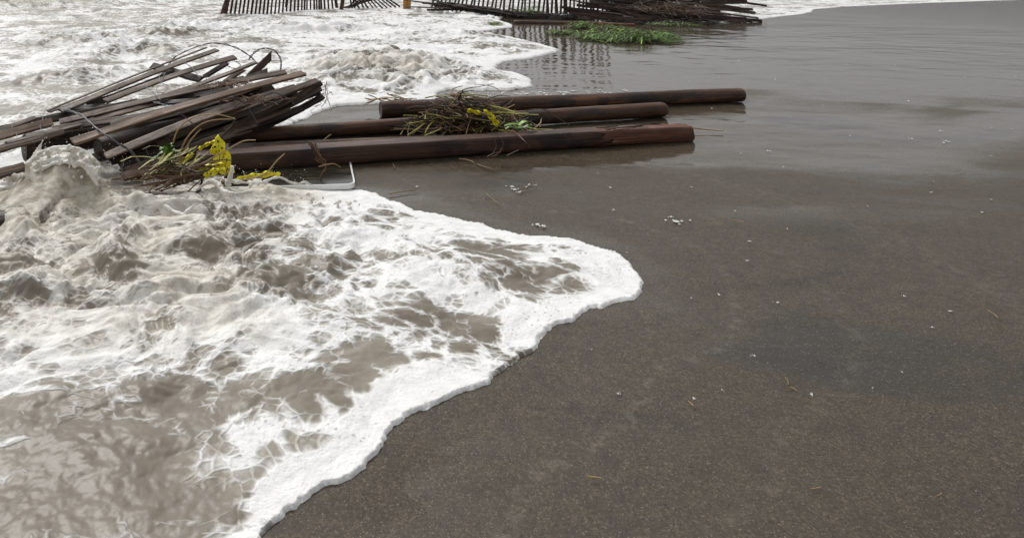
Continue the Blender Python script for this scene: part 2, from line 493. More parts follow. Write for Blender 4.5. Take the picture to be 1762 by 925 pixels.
def sea_fn(X, Y):
    sd = edge_dist(X, Y, sea_poly, 40)
    far = sstep(5, 12, Y)
    lip = 0.015 * np.sqrt(np.clip(sd / 0.06, 0, 1))
    deep = sstep(0.0, 1.2, sd)
    sw = fbm(X * 0.28 + 0.2 * Y, Y * 0.75, 3, 50)
    z = lip + deep * (0.02 + 0.06 * sw * (0.5 + far) * (1 - .6 * sstep(11, 13, Y)))
    bil = billow(X * 1.3, Y * 2.0, 5, 60, 0.55)
    z += sstep(0.02, 0.5, sd) * (0.026 + 0.030 * far) * (bil - 0.4)
    z += sstep(0.0, 0.2, sd) * 0.010 * billow(X * 7, Y * 9, 3, 70)
    turb = np.zeros(X.shape)
    foam = 0.66 + 0.16 * fbm(X * 0.5, Y * 1.0, 3, 80) + 0.22 * fbm(X * 0.8, Y * 3.2, 3, 84)
    # thinner foam out at the left
    foam -= 0.13 * sstep(-0.5, -3.0, X) * sstep(4.0, 6.0, Y)
    foam -= 0.16 * sstep(-.2, -2.0, X) * sstep(0.0, .5, fbm(X * .45, Y * 1.5, 3, 85))
    foam += 0.18 * np.exp(-(X - 0.8)**2 / 4) * sstep(4.5, 6, Y) * sstep(14, 9, Y)
    # white crest lifted before the pile, and a row of smaller ones
    for px, wf, wb, h in (([(130, 124), (165, 106), (200, 100), (262, 96), (300, 104)], 0.18, 0.5, 0.13),
                          ([(20, 160), (70, 150), (120, 150), (190, 138), (250, 128)], 0.15, 0.35, 0.07),
                          ([(-60, 98), (20, 90), (90, 84), (200, 78), (290, 70), (330, 72)], 0.25, 0.9, 0.09),
                          ([(380, 60), (430, 58), (480, 62), (540, 60), (600, 56), (690, 52)], 0.22, 0.6, 0.10),
                          ([(280, 74), (330, 66), (380, 62), (430, 62)], 0.2, 0.5, 0.08),
                          ([(560, 30), (620, 26), (670, 24), (700, 26), (760, 30)], 0.25, 0.4, 0.07),
                          ([(640, 76), (700, 70), (790, 72), (850, 84)], 0.2, 0.6, 0.05)):
        r = ridge(X, Y, px, wf, wb, h, 5)
        z += r; foam += 1.6 * r
        m = r / h
        z += m * 0.05 * (billow(X * 4, Y * 5, 3, 90) - 0.3)
    # tan breaker far left
    r = ridge(X, Y, [(-320, 34), (-100, 24), (0, 21), (80, 17), (150, 14), (235, 10)], 0.55, 1.2, 0.26, 6, 0.5)
    z += r + (r / 0.26) * 0.10 * (billow(X * 3, Y * 3.4, 4, 91) - 0.4)
    tm = r / 0.26; foam += 0.35 * tm; turb += 1.1 * tm
    # surge against the far fence
    r = ridge(X, Y, [(655, 16), (700, 18), (740, 22), (790, 27), (850, 33)], 0.30, 0.35, 0.05, 7, 0.8)
    z += r + (r / 0.05) * 0.07 * (billow(X * 3.3, Y * 3.3, 4, 92) - 0.35)
    turb += 0.35 * r / 0.05; foam += 0.4 * r / 0.05
    z *= 1 - .62 * sstep(11.2, 12.8, Y) * sstep(-3.2, -2.0, X)
    # the tumbling murky roll right of the pile
    r = ridge(X, Y, [(545, 150), (560, 128), (600, 120), (650, 118), (705, 118), (760, 124), (800, 132)], 0.50, 0.30, 0.10, 8, 0.5)
    rm = np.clip(r / 0.10, 0, 1)
    z += r + rm * 0.06 * (billow(X * 5 + 0.5 * noise(X * 4, Y * 4, 3), Y * 5, 4, 93, 0.55) - 0.35)
    turb += 0.35 * rm; foam += 0.15 * rm
    cx_ = at(660, 140); fr = np.exp(-((X - cx_.x)**2 / 0.62 + (Y - cx_.y - .05)**2 / 0.30)) * sstep(0, .25, sd)
    q1 = billow(X * 3.4 + .8 * noise(X * 2.5, Y * 2.5, 13), Y * 3.8 + .8 * noise(X * 2.5, Y * 2.5, 14), 5, 94, .46)
    z += fr * 0.10 * (q1 - .22); foam += fr * (-.42 + .95 * (q1 - .35)); turb += .52 * fr
    # thin clear film at the inside of the first tongue
    b = at(850, 78); foam -= 0.20 * np.exp(-((X - b.x)**2 / 0.5 + (Y - b.y)**2 / 0.35))
    b = at(870, 146); foam -= 0.25 * np.exp(-((X - b.x)**2 / 0.1 + (Y - b.y)**2 / 0.02))
    foam += 0.45 * np.exp(-((sd - 0.06) / 0.10)**2)             # piled white rim at the swash edge
    z = np.where(sd > 0, z, -0.02) + np.where(Y < 15, sand_z(X, Y), 0)
    return z, foam, np.clip(turb, 0, 1.2), sd > -0.05

def wave_fn(X, Y):
    sd = edge_dist(X, Y, wave_poly, 41)
    near = sstep(2.1, 1.4, Y)
    sd = sd + .018 * fbm(X * 11, Y * 11, 3, 44) + .006 * fbm(X * 60, Y * 60, 2, 45)
    lip = 0.004 + 0.007 * sstep(0, 0.10, sd)
    left = sstep(0.30, -0.45, X)
    act = sstep(1.0, 2.0, Y) * left                            # the lively part by the pile
    back = sstep(0.0, 0.45, sd)
    z = lip + sstep(0.05, 0.6, sd) * 0.022
    z += sstep(0.02, 0.3, sd) * 0.030 * (billow(X * 2.0, Y * 2.6, 4, 61) - 0.3) * (0.35 + 0.65 * sstep(1.3, 2.0, Y))
    wx = X * 3.6 + 0.5 * noise(X * 4, Y * 4, 7); wy = Y * 4.6 + 0.5 * noise(X * 4, Y * 4, 9)
    dip = at(265, 318); low = np.exp(-((X - dip.x)**2 / .06 + (Y - dip.y)**2 / .05))
    z += back * act * 0.060 * (billow(wx, wy, 5, 71, 0.5) - 0.3) * (1 - .7 * low)
    z += sstep(0.0, 0.1, sd) * 0.0022 * billow(X * 18, Y * 20, 3, 72)
    turb = np.clip(0.45 * act + 0.15 * left * sstep(0.8, 1.6, Y), 0, 1)
    foam = 0.66 + 0.16 * fbm(X * 1.6, Y * 1.6, 3, 81)
    foam += 0.16 * sstep(-0.4, 0.1, X) * sstep(1.7, 2.1, Y)
    foam += 0.45 * np.exp(-((sd - 0.03) / 0.05)**2)
    foam -= .42 * sstep(.0, .4, fbm(X * 5, Y * 5, 4, 46)) * sstep(.05, .12, sd) * sstep(2.2, 1.8, Y)
    foam -= 0.20 * sstep(1.9, 1.0, Y) - 0.22 * fbm(X * 2.3, Y * 2.3, 3, 83) * sstep(2.0, 1.4, Y)
    # the thrown-up sheet at the left, then the lower crest with its fingers: heights follow the crest line
    for crest, wf, wb, pw, mk, rough_, sc, lowr in (
        ([(-330, 330, 2.5), (-150, 306, 2.5), (-60, 303, 2.5), (0, 303, 2.5), (36, 298, 2.5), (50, 278, 2.5), (66, 261, 2.5), (90, 256, 2.5), (115, 250, 2.5), (138, 254, 2.5), (155, 268, 2.5), (170, 292, 2.48), (190, 318, 2.46), (230, 340, 2.44)], .24, .03, 1.5, .62, .030, 6, .022),
        ([(205, 344, 2.42), (250, 345, 2.42), (285, 336, 2.43), (325, 334, 2.43), (350, 320, 2.44), (372, 309, 2.45), (392, 309, 2.46), (412, 315, 2.48), (440, 315, 2.50), (474, 309, 2.52), (505, 318, 2.54), (550, 325, 2.57), (600, 332, 2.58), (640, 350, 2.52)], .13, .03, 1.3, .1, .022, 9, .030)):
        P3 = [atY(*q) for q in crest]
        d, t, side, _ = seg_dist(X, Y, [(q.x, q.y) for q in P3], False)
        zc = np.interp(t, np.linspace(0, 1, len(P3)), [max(q.z, 0) for q in P3])
        zc = np.maximum(zc - lowr, 0) * (1 + .10 * fbm(X * 9, Y * 2, 3, 87))
        env = np.where(side > 0, np.exp(-(d / wb)**2), np.exp(-(d / wf)**pw))
        wx = X * sc + .7 * noise(X * 5, Y * 5, 17); wy = Y * sc * .6 + .7 * noise(X * 5, Y * 5, 19)
        n2 = billow(wx, wy, 4, 95, .42) - .35
        # strands running down the face
        n3 = fbm(X * 22 + 3 * noise(X * 4, Y * 4, 21), Y * 5, 3, 97)
        up = zc * env
        z = np.maximum(z, up + .008) + env * np.minimum(zc * 2.2, 1) * (rough_ * 1.6 * n2 + .012 * n3)
        foam += .30 * env; turb += mk * env * np.clip(zc / .1, 0, 1) * (.55 + .9 * fbm(X * 6, Y * 6, 3, 99))
    foam -= .34 * low
    turb = np.clip(turb, 0, 1.2)
    z = np.where(sd > 0, z, np.maximum(-0.012, 0.003 + sd * .9)) + sand_z(X, Y)
    return z, foam, turb, sd > -0.03

fan('sea', -1.25, 1.5, 820, 2.6, 24, 560, np.array([25, 26.5, 29, 32, 37, 45, 60, 90, 150, 300]), sea_fn, M['sea'])
fan('shore_wave', -1.9, 0.75, 900, 0.42, 3.4, 700, np.array([3.45]), wave_fn, M['sea'])

# ------------------------------------------------------------------ posts and boards
def frame_quat(p0, p1, roll=0.0):
    d = (p1 - p0)
    q = d.to_track_quat('X', 'Z')
    return q @ Quaternion((1, 0, 0), roll)

def board(name, p0, p1, w, t, mat, parent=None, roll=0.0, bend=0.0, sbend=0.0, seed=0, seg=12, taper=1.0, ragged=0.006, twist=0.0, face=None):
    """a sawn slat lying from p0 to p1, its length along local X"""
    r = random.Random(seed); p0 = Vector(p0); p1 = Vector(p1); L = (p1 - p0).length
    bm = bmesh.new(); rings = []
    prof = [(-.5, -.5), (-.5, .35), (-.42, .5), (.42, .5), (.5, .35), (.5, -.5)]
    for i in range(seg + 1):
        s = i / seg; ww = w * (1 + (taper - 1) * s) * (1 + r.uniform(-.04, .04)); th = t * (1 + r.uniform(-.08, .08))
        cy = sbend * math.sin(math.pi * s) + r.uniform(-.02, .02) * w; cz = bend * math.sin(math.pi * s)
        a = twist * s; ca, sa = math.cos(a), math.sin(a)
        ring = []
        for k, (y, z) in enumerate(prof):
            x = L * s
            if i in (0, seg): x += r.uniform(-ragged, ragged)
            yy, zz = y * ww, z * th
            ring.append(bm.verts.new((x, cy + yy * ca - zz * sa, cz + yy * sa + zz * ca)))
        rings.append(ring)
    n = len(prof)
    for a, b_ in zip(rings, rings[1:]):
        for k in range(n): bm.faces.new((a[k], a[(k + 1) % n], b_[(k + 1) % n], b_[k]))
    bm.faces.new(list(reversed(rings[0]))[::1]); bm.faces.new(rings[-1])
    bmesh.ops.recalc_face_normals(bm, faces=bm.faces)
    me = bpy.data.meshes.new(name); bm.to_mesh(me); bm.free()
    q = frame_quat(p0, p1, roll)
    if face is not None:
        xa = (p1 - p0).normalized(); ya = (Vector(face) - xa * xa.dot(Vector(face))).normalized(); za = xa.cross(ya)
        q = Matrix((xa, ya, za)).transposed().to_quaternion()
    return link(name, me, mat, parent, p0, q)

def round_post(name, p0, p1, r0, r1, mat, parent=None, seed=0, flat_top=0.0, sides=28, seg=40, round_end=(False, False), wob=0.05, roll=0.0, facets=False):
    rr = random.Random(seed); p0 = Vector(p0); p1 = Vector(p1); L = (p1 - p0).length
    bm = bmesh.new(); rings = []
    xs = [i / seg for i in range(seg + 1)]
    prof = [(0.0, 0.90), (0.008 / 1, 1.0)]
    ph = [rr.uniform(0, 6.28) for _ in range(6)]
    st = []
    for s in xs: st.append((s * L, 1.0))
    # rounded or slightly chamfered ends
    ends0 = [(-0.0, 0.93), (0.006, 1.0)] if not round_end[0] else [(0.0, 0.35), (0.006, 0.7), (0.018, 0.9), (0.035, 1.0)]
    ends1 = [(L - 0.006, 1.0), (L, 0.93)] if not round_end[1] else [(L - 0.035, 1.0), (L - 0.018, 0.9), (L - 0.006, 0.7), (L, 0.35)]
    st = ends0 + [q for q in st if ends0[-1][0] + 0.01 < q[0] < ends1[0][0] - 0.01] + ends1
    for x, k in st:
        s = x / L; rad = (r0 + (r1 - r0) * s) * k
        ring = []
        for j in range(sides):
            a = 2 * math.pi * j / sides
            q = 1 + wob * (0.5 * math.sin(3 * s + a + ph[0]) * 0.6 + 0.3 * math.sin(9 * s + 2 * a + ph[1]) + 0.25 * math.sin(17 * s + 3 * a + ph[2]) + 0.12 * math.sin(41 * s + 5 * a + ph[3]))
            y, z = rad * q * math.cos(a), rad * q * math.sin(a)
            if flat_top:
                lim = rad * flat_top
                if z > lim: z = lim + (z - lim) * 0.10
                # a sawn shoulder on the camera side
                if y < -rad * 0.82: y = -rad * 0.82 + (y + rad * 0.82) * 0.2
            ring.append(bm.verts.new((x, y + 0.006 * math.sin(4 * s + ph[4]), z)))
        rings.append(ring)
    for a, b_ in zip(rings, rings[1:]):
        for k in range(sides): bm.faces.new((a[k], a[(k + 1) % sides], b_[(k + 1) % sides], b_[k]))
    bm.faces.new(rings[0]); bm.faces.new(rings[-1])
    bmesh.ops.recalc_face_normals(bm, faces=bm.faces)
    for f in bm.faces: f.smooth = len(f.verts) == 4
    me = bpy.data.meshes.new(name); bm.to_mesh(me); bm.free()
    return link(name, me, mat, parent, p0, frame_quat(p0, p1, roll))

def tube_into(bm, pts, rad, sides=5, taper=0.5):
    pts = [Vector(p) for p in pts]
    prev = None; n = len(pts)
    for i, p in enumerate(pts):
        d = (pts[min(i + 1, n - 1)] - pts[max(i - 1, 0)])
        if d.length < 1e-6: d = Vector((0, 0, 1))
        d.normalize()
        a = d.cross(Vector((0.3, 0.2, 0.93))); a.normalize(); b_ = d.cross(a)
        r_ = rad * (1 - (1 - taper) * i / (n - 1))
        ring = [bm.verts.new(p + (a * math.cos(2 * math.pi * k / sides) + b_ * math.sin(2 * math.pi * k / sides)) * r_) for k in range(sides)]
        if prev:
            for k in range(sides): bm.faces.new((prev[k], prev[(k + 1) % sides], ring[(k + 1) % sides], ring[k])).smooth = True
        else: bm.faces.new(ring)
        prev = ring
    bm.faces.new(list(reversed(prev)))

def leaf_into(bm, pts, width, fold=0.25):
    """a blade with a midrib: pts is its centre line"""
    pts = [Vector(p) for p in pts]; n = len(pts); prev = None
    for i, p in enumerate(pts):
        s = i / (n - 1); d = (pts[min(i + 1, n - 1)] - pts[max(i - 1, 0)]).normalized()
        side = d.cross(Vector((0, 0, 1)))
        if side.length < 0.05: side = Vector((1, 0, 0))
        side.normalize(); up = side.cross(d)
        w = width * (math.sin(math.pi * (0.12 + 0.86 * s)) ** 0.8) * 0.5
        ring = [bm.verts.new(p + side * w + up * w * fold), bm.verts.new(p), bm.verts.new(p - side * w + up * w * fold)]
        if prev:
            bm.faces.new((prev[0], prev[1], ring[1], ring[0])); bm.faces.new((prev[1], prev[2], ring[2], ring[1]))
        prev = ring

def bm_obj(name, bm, mat, parent=None, loc=None):
    me = bpy.data.meshes.new(name)
    if parent is not None:
        bmesh.ops.translate(bm, verts=bm.verts, vec=-parent.location)
        bm.to_mesh(me); bm.free()
        o = bpy.data.objects.new(name, me); COL.objects.link(o); me.materials.append(mat); o.parent = parent
        return o
    c = Vector((0, 0, 0))
    for v in bm.verts: c += v.co
    c /= max(1, len(bm.verts))
    zmin = min(v.co.z for v in bm.verts); c.z = zmin
    bmesh.ops.translate(bm, verts=bm.verts, vec=-c)
    bm.to_mesh(me); bm.free()
    o = bpy.data.objects.new(name, me); COL.objects.link(o); me.materials.append(mat); o.location = c
    return o

# --- three posts on the sand
G_POST = 'fallen round posts lying side by side on the wet sand'
o = round_post('timber_post', at(655, 204, 0) + Vector((0, .045, .047)), Vector((2.72, 4.42, .048)), .050, .046, M['post'], seed=3, wob=0.06)
tag(o, 'longest brown round post, behind the other two and running off to the right', 'post', G_POST)
o = round_post('timber_post', at(390, 250, 0) + Vector((0, .04, .036)), at(1151, 203, 0) + Vector((0, .045, .046)), .037, .046, M['post'], seed=4, round_end=(False, True), wob=0.06)
tag(o, 'middle round post with a blackened rounded end, between the other two posts', 'post', G_POST)
p3 = empty('timber_post', at(700, 275, 0), 'nearest post, with a flat sawn top and a splintered reddish end', 'post', G_POST)
pa = at(335, 300, 0) + Vector((0, .022, .054)); pb = at(1190, 241, 0) + Vector((0, .04, .042))
round_post('shaft', pa, pa.lerp(pb, 0.90), .060, .0535, M['post_red'], p3, seed=5, flat_top=0.62, wob=0.04)
# splintered reddish end: same section, sawn squarer, starting on a torn edge
shp = pa.lerp(pb, 0.80); dirp = (pb - pa).normalized(); qd = frame_quat(pa, pb); LE = (pb - shp).length
bm = bmesh.new(); rings = []; ns = 28; rq = random.Random(2)
for i in range(25):
    s_ = i / 24; ring = []; rad = .0545 + (.0535 - .0545) * s_
    for j in range(ns):
        a = 2 * math.pi * j / ns; y, z = rad * math.cos(a), rad * math.sin(a)
        lim = rad * (.62 + .06 * s_)
        if z > lim: z = lim + (z - lim) * .10
        if y < -rad * .80: y = -rad * .80 + (y + rad * .80) * .2
        sq = .35 * s_; y = y * (1 - sq) + max(-rad * .8, min(rad * .8, y * 1.5)) * sq
        tear = .004 * math.sin(j * 2.1 + i * .35) * s_ * (1 if z > 0 else .3)
        x = LE * s_
        if i == 0: x += .11 * math.sin(j * 1.3) * math.sin(j * .41 + 1) - .02
        if i == 24: x += rq.uniform(-.008, .008)
        ring.append(bm.verts.new((x, y, z - .010 * s_ * s_ + tear)))
    rings.append(ring)
for a, b_ in zip(rings, rings[1:]):
    for k in range(ns): bm.faces.new((a[k], a[(k + 1) % ns], b_[(k + 1) % ns], b_[k])).smooth = True
bm.faces.new(rings[-1]); bmesh.ops.recalc_face_normals(bm, faces=bm.faces)
me = bpy.data.meshes.new('split_end'); bm.to_mesh(me); bm.free()
e = link('split_end', me, M['split'], p3, shp, qd); e['label'] = 'reddish split end with the grain torn open'
for k in range(9):
    s = R.uniform(0.0, .55); y = R.uniform(-.04, .035)
    a = shp + qd @ Vector((LE * s - .05, y, .036)); b_ = a + qd @ Vector((R.uniform(.05, .16), R.uniform(-.006, .006), R.uniform(.000, .006)))
    board('splinter', a, b_, R.uniform(.006, .014), .004, M['split'] if k % 2 else M['post_dark'], p3, seed=k, seg=3, ragged=.008, taper=.3)
# thin lath wedged between the middle and nearest posts
o = board('wooden_lath', at(395, 252, .045), at(760, 237, .06), .028, .008, M['slat'], roll=.5, seed=77, bend=.004)
tag(o, 'thin flat lath wedged between the middle post and the nearest post', 'lath')
# reed poking from behind the right end
bm = bmesh.new(); tube_into(bm, [at(1178, 214, .03), at(1190, 220, .02), at(1215, 223, .012), at(1245, 225, .010)], .004, 6, .8)
tag(bm_obj('fallen_reed', bm, M['straw']), 'short pale reed stem beyond the splintered end of the nearest post', 'reed')

# --- heap of fence slats
heap_pts = []
heap = empty('collapsed_fence', at(260, 250, 0), 'slat fence broken into a heap of wet brown slats and wire, beside the surf', 'fence')
def solve(u0, v0, z0, u1, v1, L, zlo, zhi):
    a = at(u0, v0, z0); best = None
    for i in range(120):
        z = zlo + (zhi - zlo) * i / 119
        b_ = at(u1, v1, z); e = abs((b_ - a).length - L)
        if best is None or e < best[0]: best = (e, b_)
    return a, best[1]
slats = [  # u0 v0 z0  u1 v1  length  width thick roll mat bend
    (82, 190, .11, 355, 82, 1.2, .016, .006, .1, 'slat', .0),
    (84, 193, .12, 306, 108, 1.0, .022, .006, .1, 'slat_dark', .0),
    (105, 191, .12, 373, 86, 1.2, .040, .010, .35, 'slat', .01),
    (150, 182, .12, 300, 125, .8, .040, .010, .9, 'slat_dark', .0),
    (182, 174, .12, 405, 98, 1.15, .042, .010, .30, 'slat', .01),
    (120, 186, .10, 345, 172, .9, .036, .010, .5, 'slat_dark', .0),
    (212, 186, .12, 438, 108, 1.15, .042, .010, .25, 'slat', -.01),
    (200, 196, .10, 420, 134, 1.1, .042, .010, .4, 'slat_dark', .0),
    (104, 210, .17, 492, 124, 1.3, .040, .010, .45, 'slat', .015),
    (120, 206, .10, 400, 150, 1.1, .040, .010, .5, 'slat_dark', .0),
    (43, 212, .13, 236, 176, .95, .040, .012, .75, 'slat_dark', .0),
    (125, 244, .21, 523, 126, 1.22, .046, .012, .35, 'slat_warm', .02),
    (90, 222, .12, 300, 190, .95, .040, .010, .5, 'slat', .0),
    (160, 236, .12, 470, 150, 1.2, .042, .010, .5, 'slat_dark', .0),
    (182, 269, .17, 512, 150, 1.2, .055, .010, .25, 'slat', .025),
    (270, 245, .16, 546, 139, 1.1, .046, .012, .4, 'slat', .01),
    (220, 262, .10, 500, 172, 1.1, .040, .010, .5, 'slat_dark', .0),
    (385, 224, .13, 552, 143, .85, .030, .010, 1.0, 'slat', -.02),
    (445, 222, .04, 556, 166, .6, .038, .010, .8, 'slat_dark', .0),
    (330, 240, .08, 548, 158, 1.0, .040, .010, .6, 'slat_dark', .0),
    (400, 226, .08, 552, 152, .8, .034, .010, .9, 'slat_dark', -.015),
    (215, 296, .12, 430, 222, .95, .046, .010, .35, 'slat', .012),
    (232, 305, .06, 392, 238, .8, .046, .010, .5, 'slat', .0),
    (150, 274, .12, 410, 200, 1.1, .044, .010, .5, 'slat_dark', .0),
    (240, 282, .11, 470, 196, 1.0, .040, .010, .5, 'slat_dark', .0),
    (300, 268, .08, 520, 186, 1.0, .038, .010, .5, 'slat_dark', .0),
    (-90, 252, .08, 60, 203, .8, .030, .010, .5, 'slat', .0),
    (-70, 256, .08, 90, 210, .9, .046, .010, .5, 'slat_warm', .0),
    (-60, 275, .07, 160, 204, 1.1, .044, .010, .4, 'slat_dark', .0),
    (-40, 232, .08, 120, 196, .8, .036, .010, .6, 'slat_dark', .0),
    (-90, 318, .03, 44, 286, .5, .040, .010, .5, 'slat', .0),
    (345, 168, .16, 438, 150, .45, .036, .010, .5, 'slat_dark', .0),
    (10, 246, .06, 175, 206, .9, .022, .008, .3, 'slat', .0),
    (-50, 268, .06, 110, 226, .9, .028, .008, .5, 'slat', .0),
    (70, 230, .06, 268, 178, .9, .026, .008, .4, 'slat', .0),
    (150, 200, .06, 330, 150, .9, .020, .008, .3, 'slat', .0),
    (190, 214, .06, 372, 164, .9, .026, .008, .4, 'slat', .0),
    (238, 244, .06, 430, 186, .9, .022, .008, .4, 'slat', .0),
    (212, 304, .06, 345, 262, .9, .046, .010, .5, 'slat_warm', .0),
    (330, 252, .06, 500, 188, .9, .026, .008, .7, 'slat', .0),
    (205, 284, .06, 480, 190, 1.0, .044, .010, .5, 'slat_dark', .0),
    (236, 292, .06, 440, 214, .9, .044, .010, .5, 'slat', .0),
    (190, 277, .06, 385, 214, .9, .044, .010, .5, 'slat_dark', .0),
    (225, 270, .06, 420, 205, .9, .044, .010, .5, 'slat_dark', .0),
    (260, 262, .06, 400, 216, .9, .044, .010, .9, 'slat_dark', .0),
    (300, 200, .14, 448, 148, .7, .040, .010, .5, 'slat_dark', .0),
]
def pile_y(u, v):
    """distance of the heap's upper surface behind the picture point (u, v): a slope rising away from the surf"""
    vl = 244 - .298 * (u - 125); y = 2.67 + .002 * (u - 125)
    return y + (.0095 * (vl - v) if v < vl else -.0015 * (v - vl))
for i, (u0, v0, z0, u1, v1, L, w, th, roll, mt, bend) in enumerate(slats):
    off = {'slat_dark': .10, 'slat': .0, 'slat_warm': -.035}[mt] + .006 * (i % 5)
    a = atY(u0, v0, pile_y(u0, v0) + off); b_ = atY(u1, v1, pile_y(u1, v1) + off)
    a.z = max(a.z, .015); b_.z = max(b_.z, .015)
    board('slat', a, b_, w, th, M[mt], heap, roll=roll, bend=bend, seed=i + 100, sbend=R.uniform(-.008, .008), twist=R.uniform(-.25, .25))
# wires through the heap
def wire(px, name='wire', parent=heap, off=-.05, rad=.0015, twin=True, ys=None):
    pts = []
    for i, q in enumerate(px):
        y = (ys if isinstance(ys, (int, float)) else ys[i]) if ys is not None else pile_y(q[0], q[1]) + off
        pts.append(atY(q[0], q[1], y))
    pts = catmull(pts, 10)
    bm = bmesh.new()
    for k in range(2 if twin else 1):
        out = []
        for i, p in enumerate(pts):
            a = i * .45 + k * math.pi
            out.append(p + Vector((math.cos(a) * .0026, 0, math.sin(a) * .0026)) * (1 + .5 * math.sin(i * .13 + k)))
        tube_into(bm, out, rad, 5, 1)
    return bm_obj(name, bm, M['wire'], parent)
wire([(262, 150), (286, 118), (302, 98), (330, 84), (360, 75), (385, 76), (410, 84), (430, 97), (447, 113)], ys=4.0, rad=.0026)
wire([(427, 104), (436, 92), (447, 85), (460, 83), (473, 88), (481, 98), (484, 110), (482, 124)], ys=3.7, rad=.0026)
wire([(316, 106), (330, 117), (344, 134)])
wire([(264, 175), (289, 183), (322, 204), (336, 218)], off=-.12)
wire([(111, 188), (138, 197), (150, 206), (169, 223), (200, 244), (226, 261), (244, 285)], off=-.12, rad=.0026)
wire([(386, 138), (400, 160), (418, 176), (429, 189), (445, 216)], off=-.08)
wire([(250, 148), (262, 158), (276, 172)], off=-.08)
wire([(388, 110), (400, 104), (414, 112), (404, 118), (390, 113)], ys=3.9, rad=.0015)
wire([(273, 127), (276, 140), (270, 155), (280, 160)], twin=False, rad=.0018)
wire([(284, 125), (280, 142), (290, 150), (278, 162)], twin=False, rad=.0018)
wire([(20, 214), (24, 226), (30, 236)], twin=False)
wire([(78, 190), (74, 205), (70, 218), (80, 228)], twin=False)
wire([(205, 146), (202, 156)], twin=False); wire([(219, 132), (220, 140)], twin=False)
wire([(214, 275), (210, 290), (216, 306)], off=-.1); wire([(250, 256), (258, 268), (264, 280)], twin=False, off=-.1)
wire([(352, 92), (372, 100), (384, 106)], twin=False, ys=4.0, rad=.0015)
wire([(395, 168), (430, 176), (470, 160), (500, 172), (505, 180)], off=-.08)
# loose broken slats resting on the heap
o = board('broken_slat', atY(262, 113, 3.95), atY(346, 137, 3.75), .045, .014, M['slat_dark'], roll=.6, seed=301)
tag(o, 'short dark slat lying crosswise over the back of the slat heap', 'slat')
o = board('broken_slat', atY(429, 132, 3.75), atY(466, 97, 3.8), .042, .012, M['slat'], roll=1.0, seed=302, ragged=.03)
tag(o, 'short broken slat sticking up steeply from the heap beside the wire loop', 'slat')
o = board('broken_slat', atY(352, 132, 3.85), atY(388, 110, 3.9), .036, .012, M['slat_dark'], roll=.5, seed=303, ragged=.03)
tag(o, 'stubby dark slat with an orange splintered tip in the middle of the heap', 'slat')
o = board('broken_slat', atY(388, 140, 3.8), atY(420, 119, 3.8), .04, .012, M['slat'], roll=.5, seed=304, ragged=.03)
tag(o, 'stubby brown slat lying just right of the orange-tipped stub', 'slat')
o = board('broken_slat', atY(425, 136, 3.7), atY(460, 123, 3.75), .045, .014, M['slat_dark'], roll=.5, seed=305, ragged=.01)
tag(o, 'square-ended dark slat stub at the foot of the steep broken slat', 'slat')
# round posts under the heap
o = round_post('timber_post', atY(41, 254, 2.86), atY(360, 200, 3.42), .062, .052, M['post_dark'], seed=9)
tag(o, 'thick black round post, cut end facing left, under the left of the slat heap', 'post')
o = round_post('timber_post', atY(168, 258, 2.84), atY(505, 160, 3.62), .055, .045, M['post_dark'], seed=10)
tag(o, 'dark round post buried under the long pale brown slat of the heap', 'post')
o = round_post('timber_post', Vector((-2.1, 1.9, .03)), atY(22, 396, 2.22), .075, .07, M['post_dark'], seed=12)
tag(o, 'black timber end showing at the left edge of the picture in the near surf', 'post')

# --- plate with white rim
def rounded_rect(x0, x1, y0, y1, r, n=8):
    out = []
    for cx, cy, a0 in ((x1 - r, y0 + r, -90), (x1 - r, y1 - r, 0), (x0 + r, y1 - r, 90), (x0 + r, y0 + r, 180)):
        for k in range(n + 1):
            a = math.radians(a0 + 90 * k / n); out.append((cx + r * math.cos(a), cy + r * math.sin(a)))
    return out
def slab(name, pts, z0, z1, mat, parent, hole=None):
    bm = bmesh.new()
    A = [bm.verts.new((x, y, z0)) for x, y in pts]; B = [bm.verts.new((x, y, z1)) for x, y in pts]; n = len(pts)
    for i in range(n): bm.faces.new((A[i], A[(i+1) % n], B[(i+1) % n], B[i]))
    if hole:
        C_ = [bm.verts.new((x, y, z0)) for x, y in hole]; D = [bm.verts.new((x, y, z1)) for x, y in hole]
        for i in range(n):
            j = (i + 1) % n
            bm.faces.new((C_[j], C_[i], D[i], D[j])); bm.faces.new((B[i], B[j], D[j], D[i])); bm.faces.new((A[j], A[i], C_[i], C_[j]))
    else: bm.faces.new(B); bm.faces.new(list(reversed(A)))
    bmesh.ops.recalc_face_normals(bm, faces=bm.faces)
    me = bpy.data.meshes.new(name); bm.to_mesh(me); bm.free()
    return link(name, me, mat, parent, parent.location)
plate = empty('metal_plate', (-.19, 2.76, .014), 'flat dark plate with rounded corner and bright white rim, at the surf edge', 'plate')
plate.rotation_euler = (math.radians(-2.5), math.radians(-.5), math.radians(3))
slab('face', rounded_rect(-.35, .206, -.125, .26, .035), -.015, .006, M['plate'], plate)
slab('rim', rounded_rect(-.356, .212, -.131, .266, .041), -.012, .009, M['rim'], plate, hole=rounded_rect(-.349, .205, -.124, .259, .034))

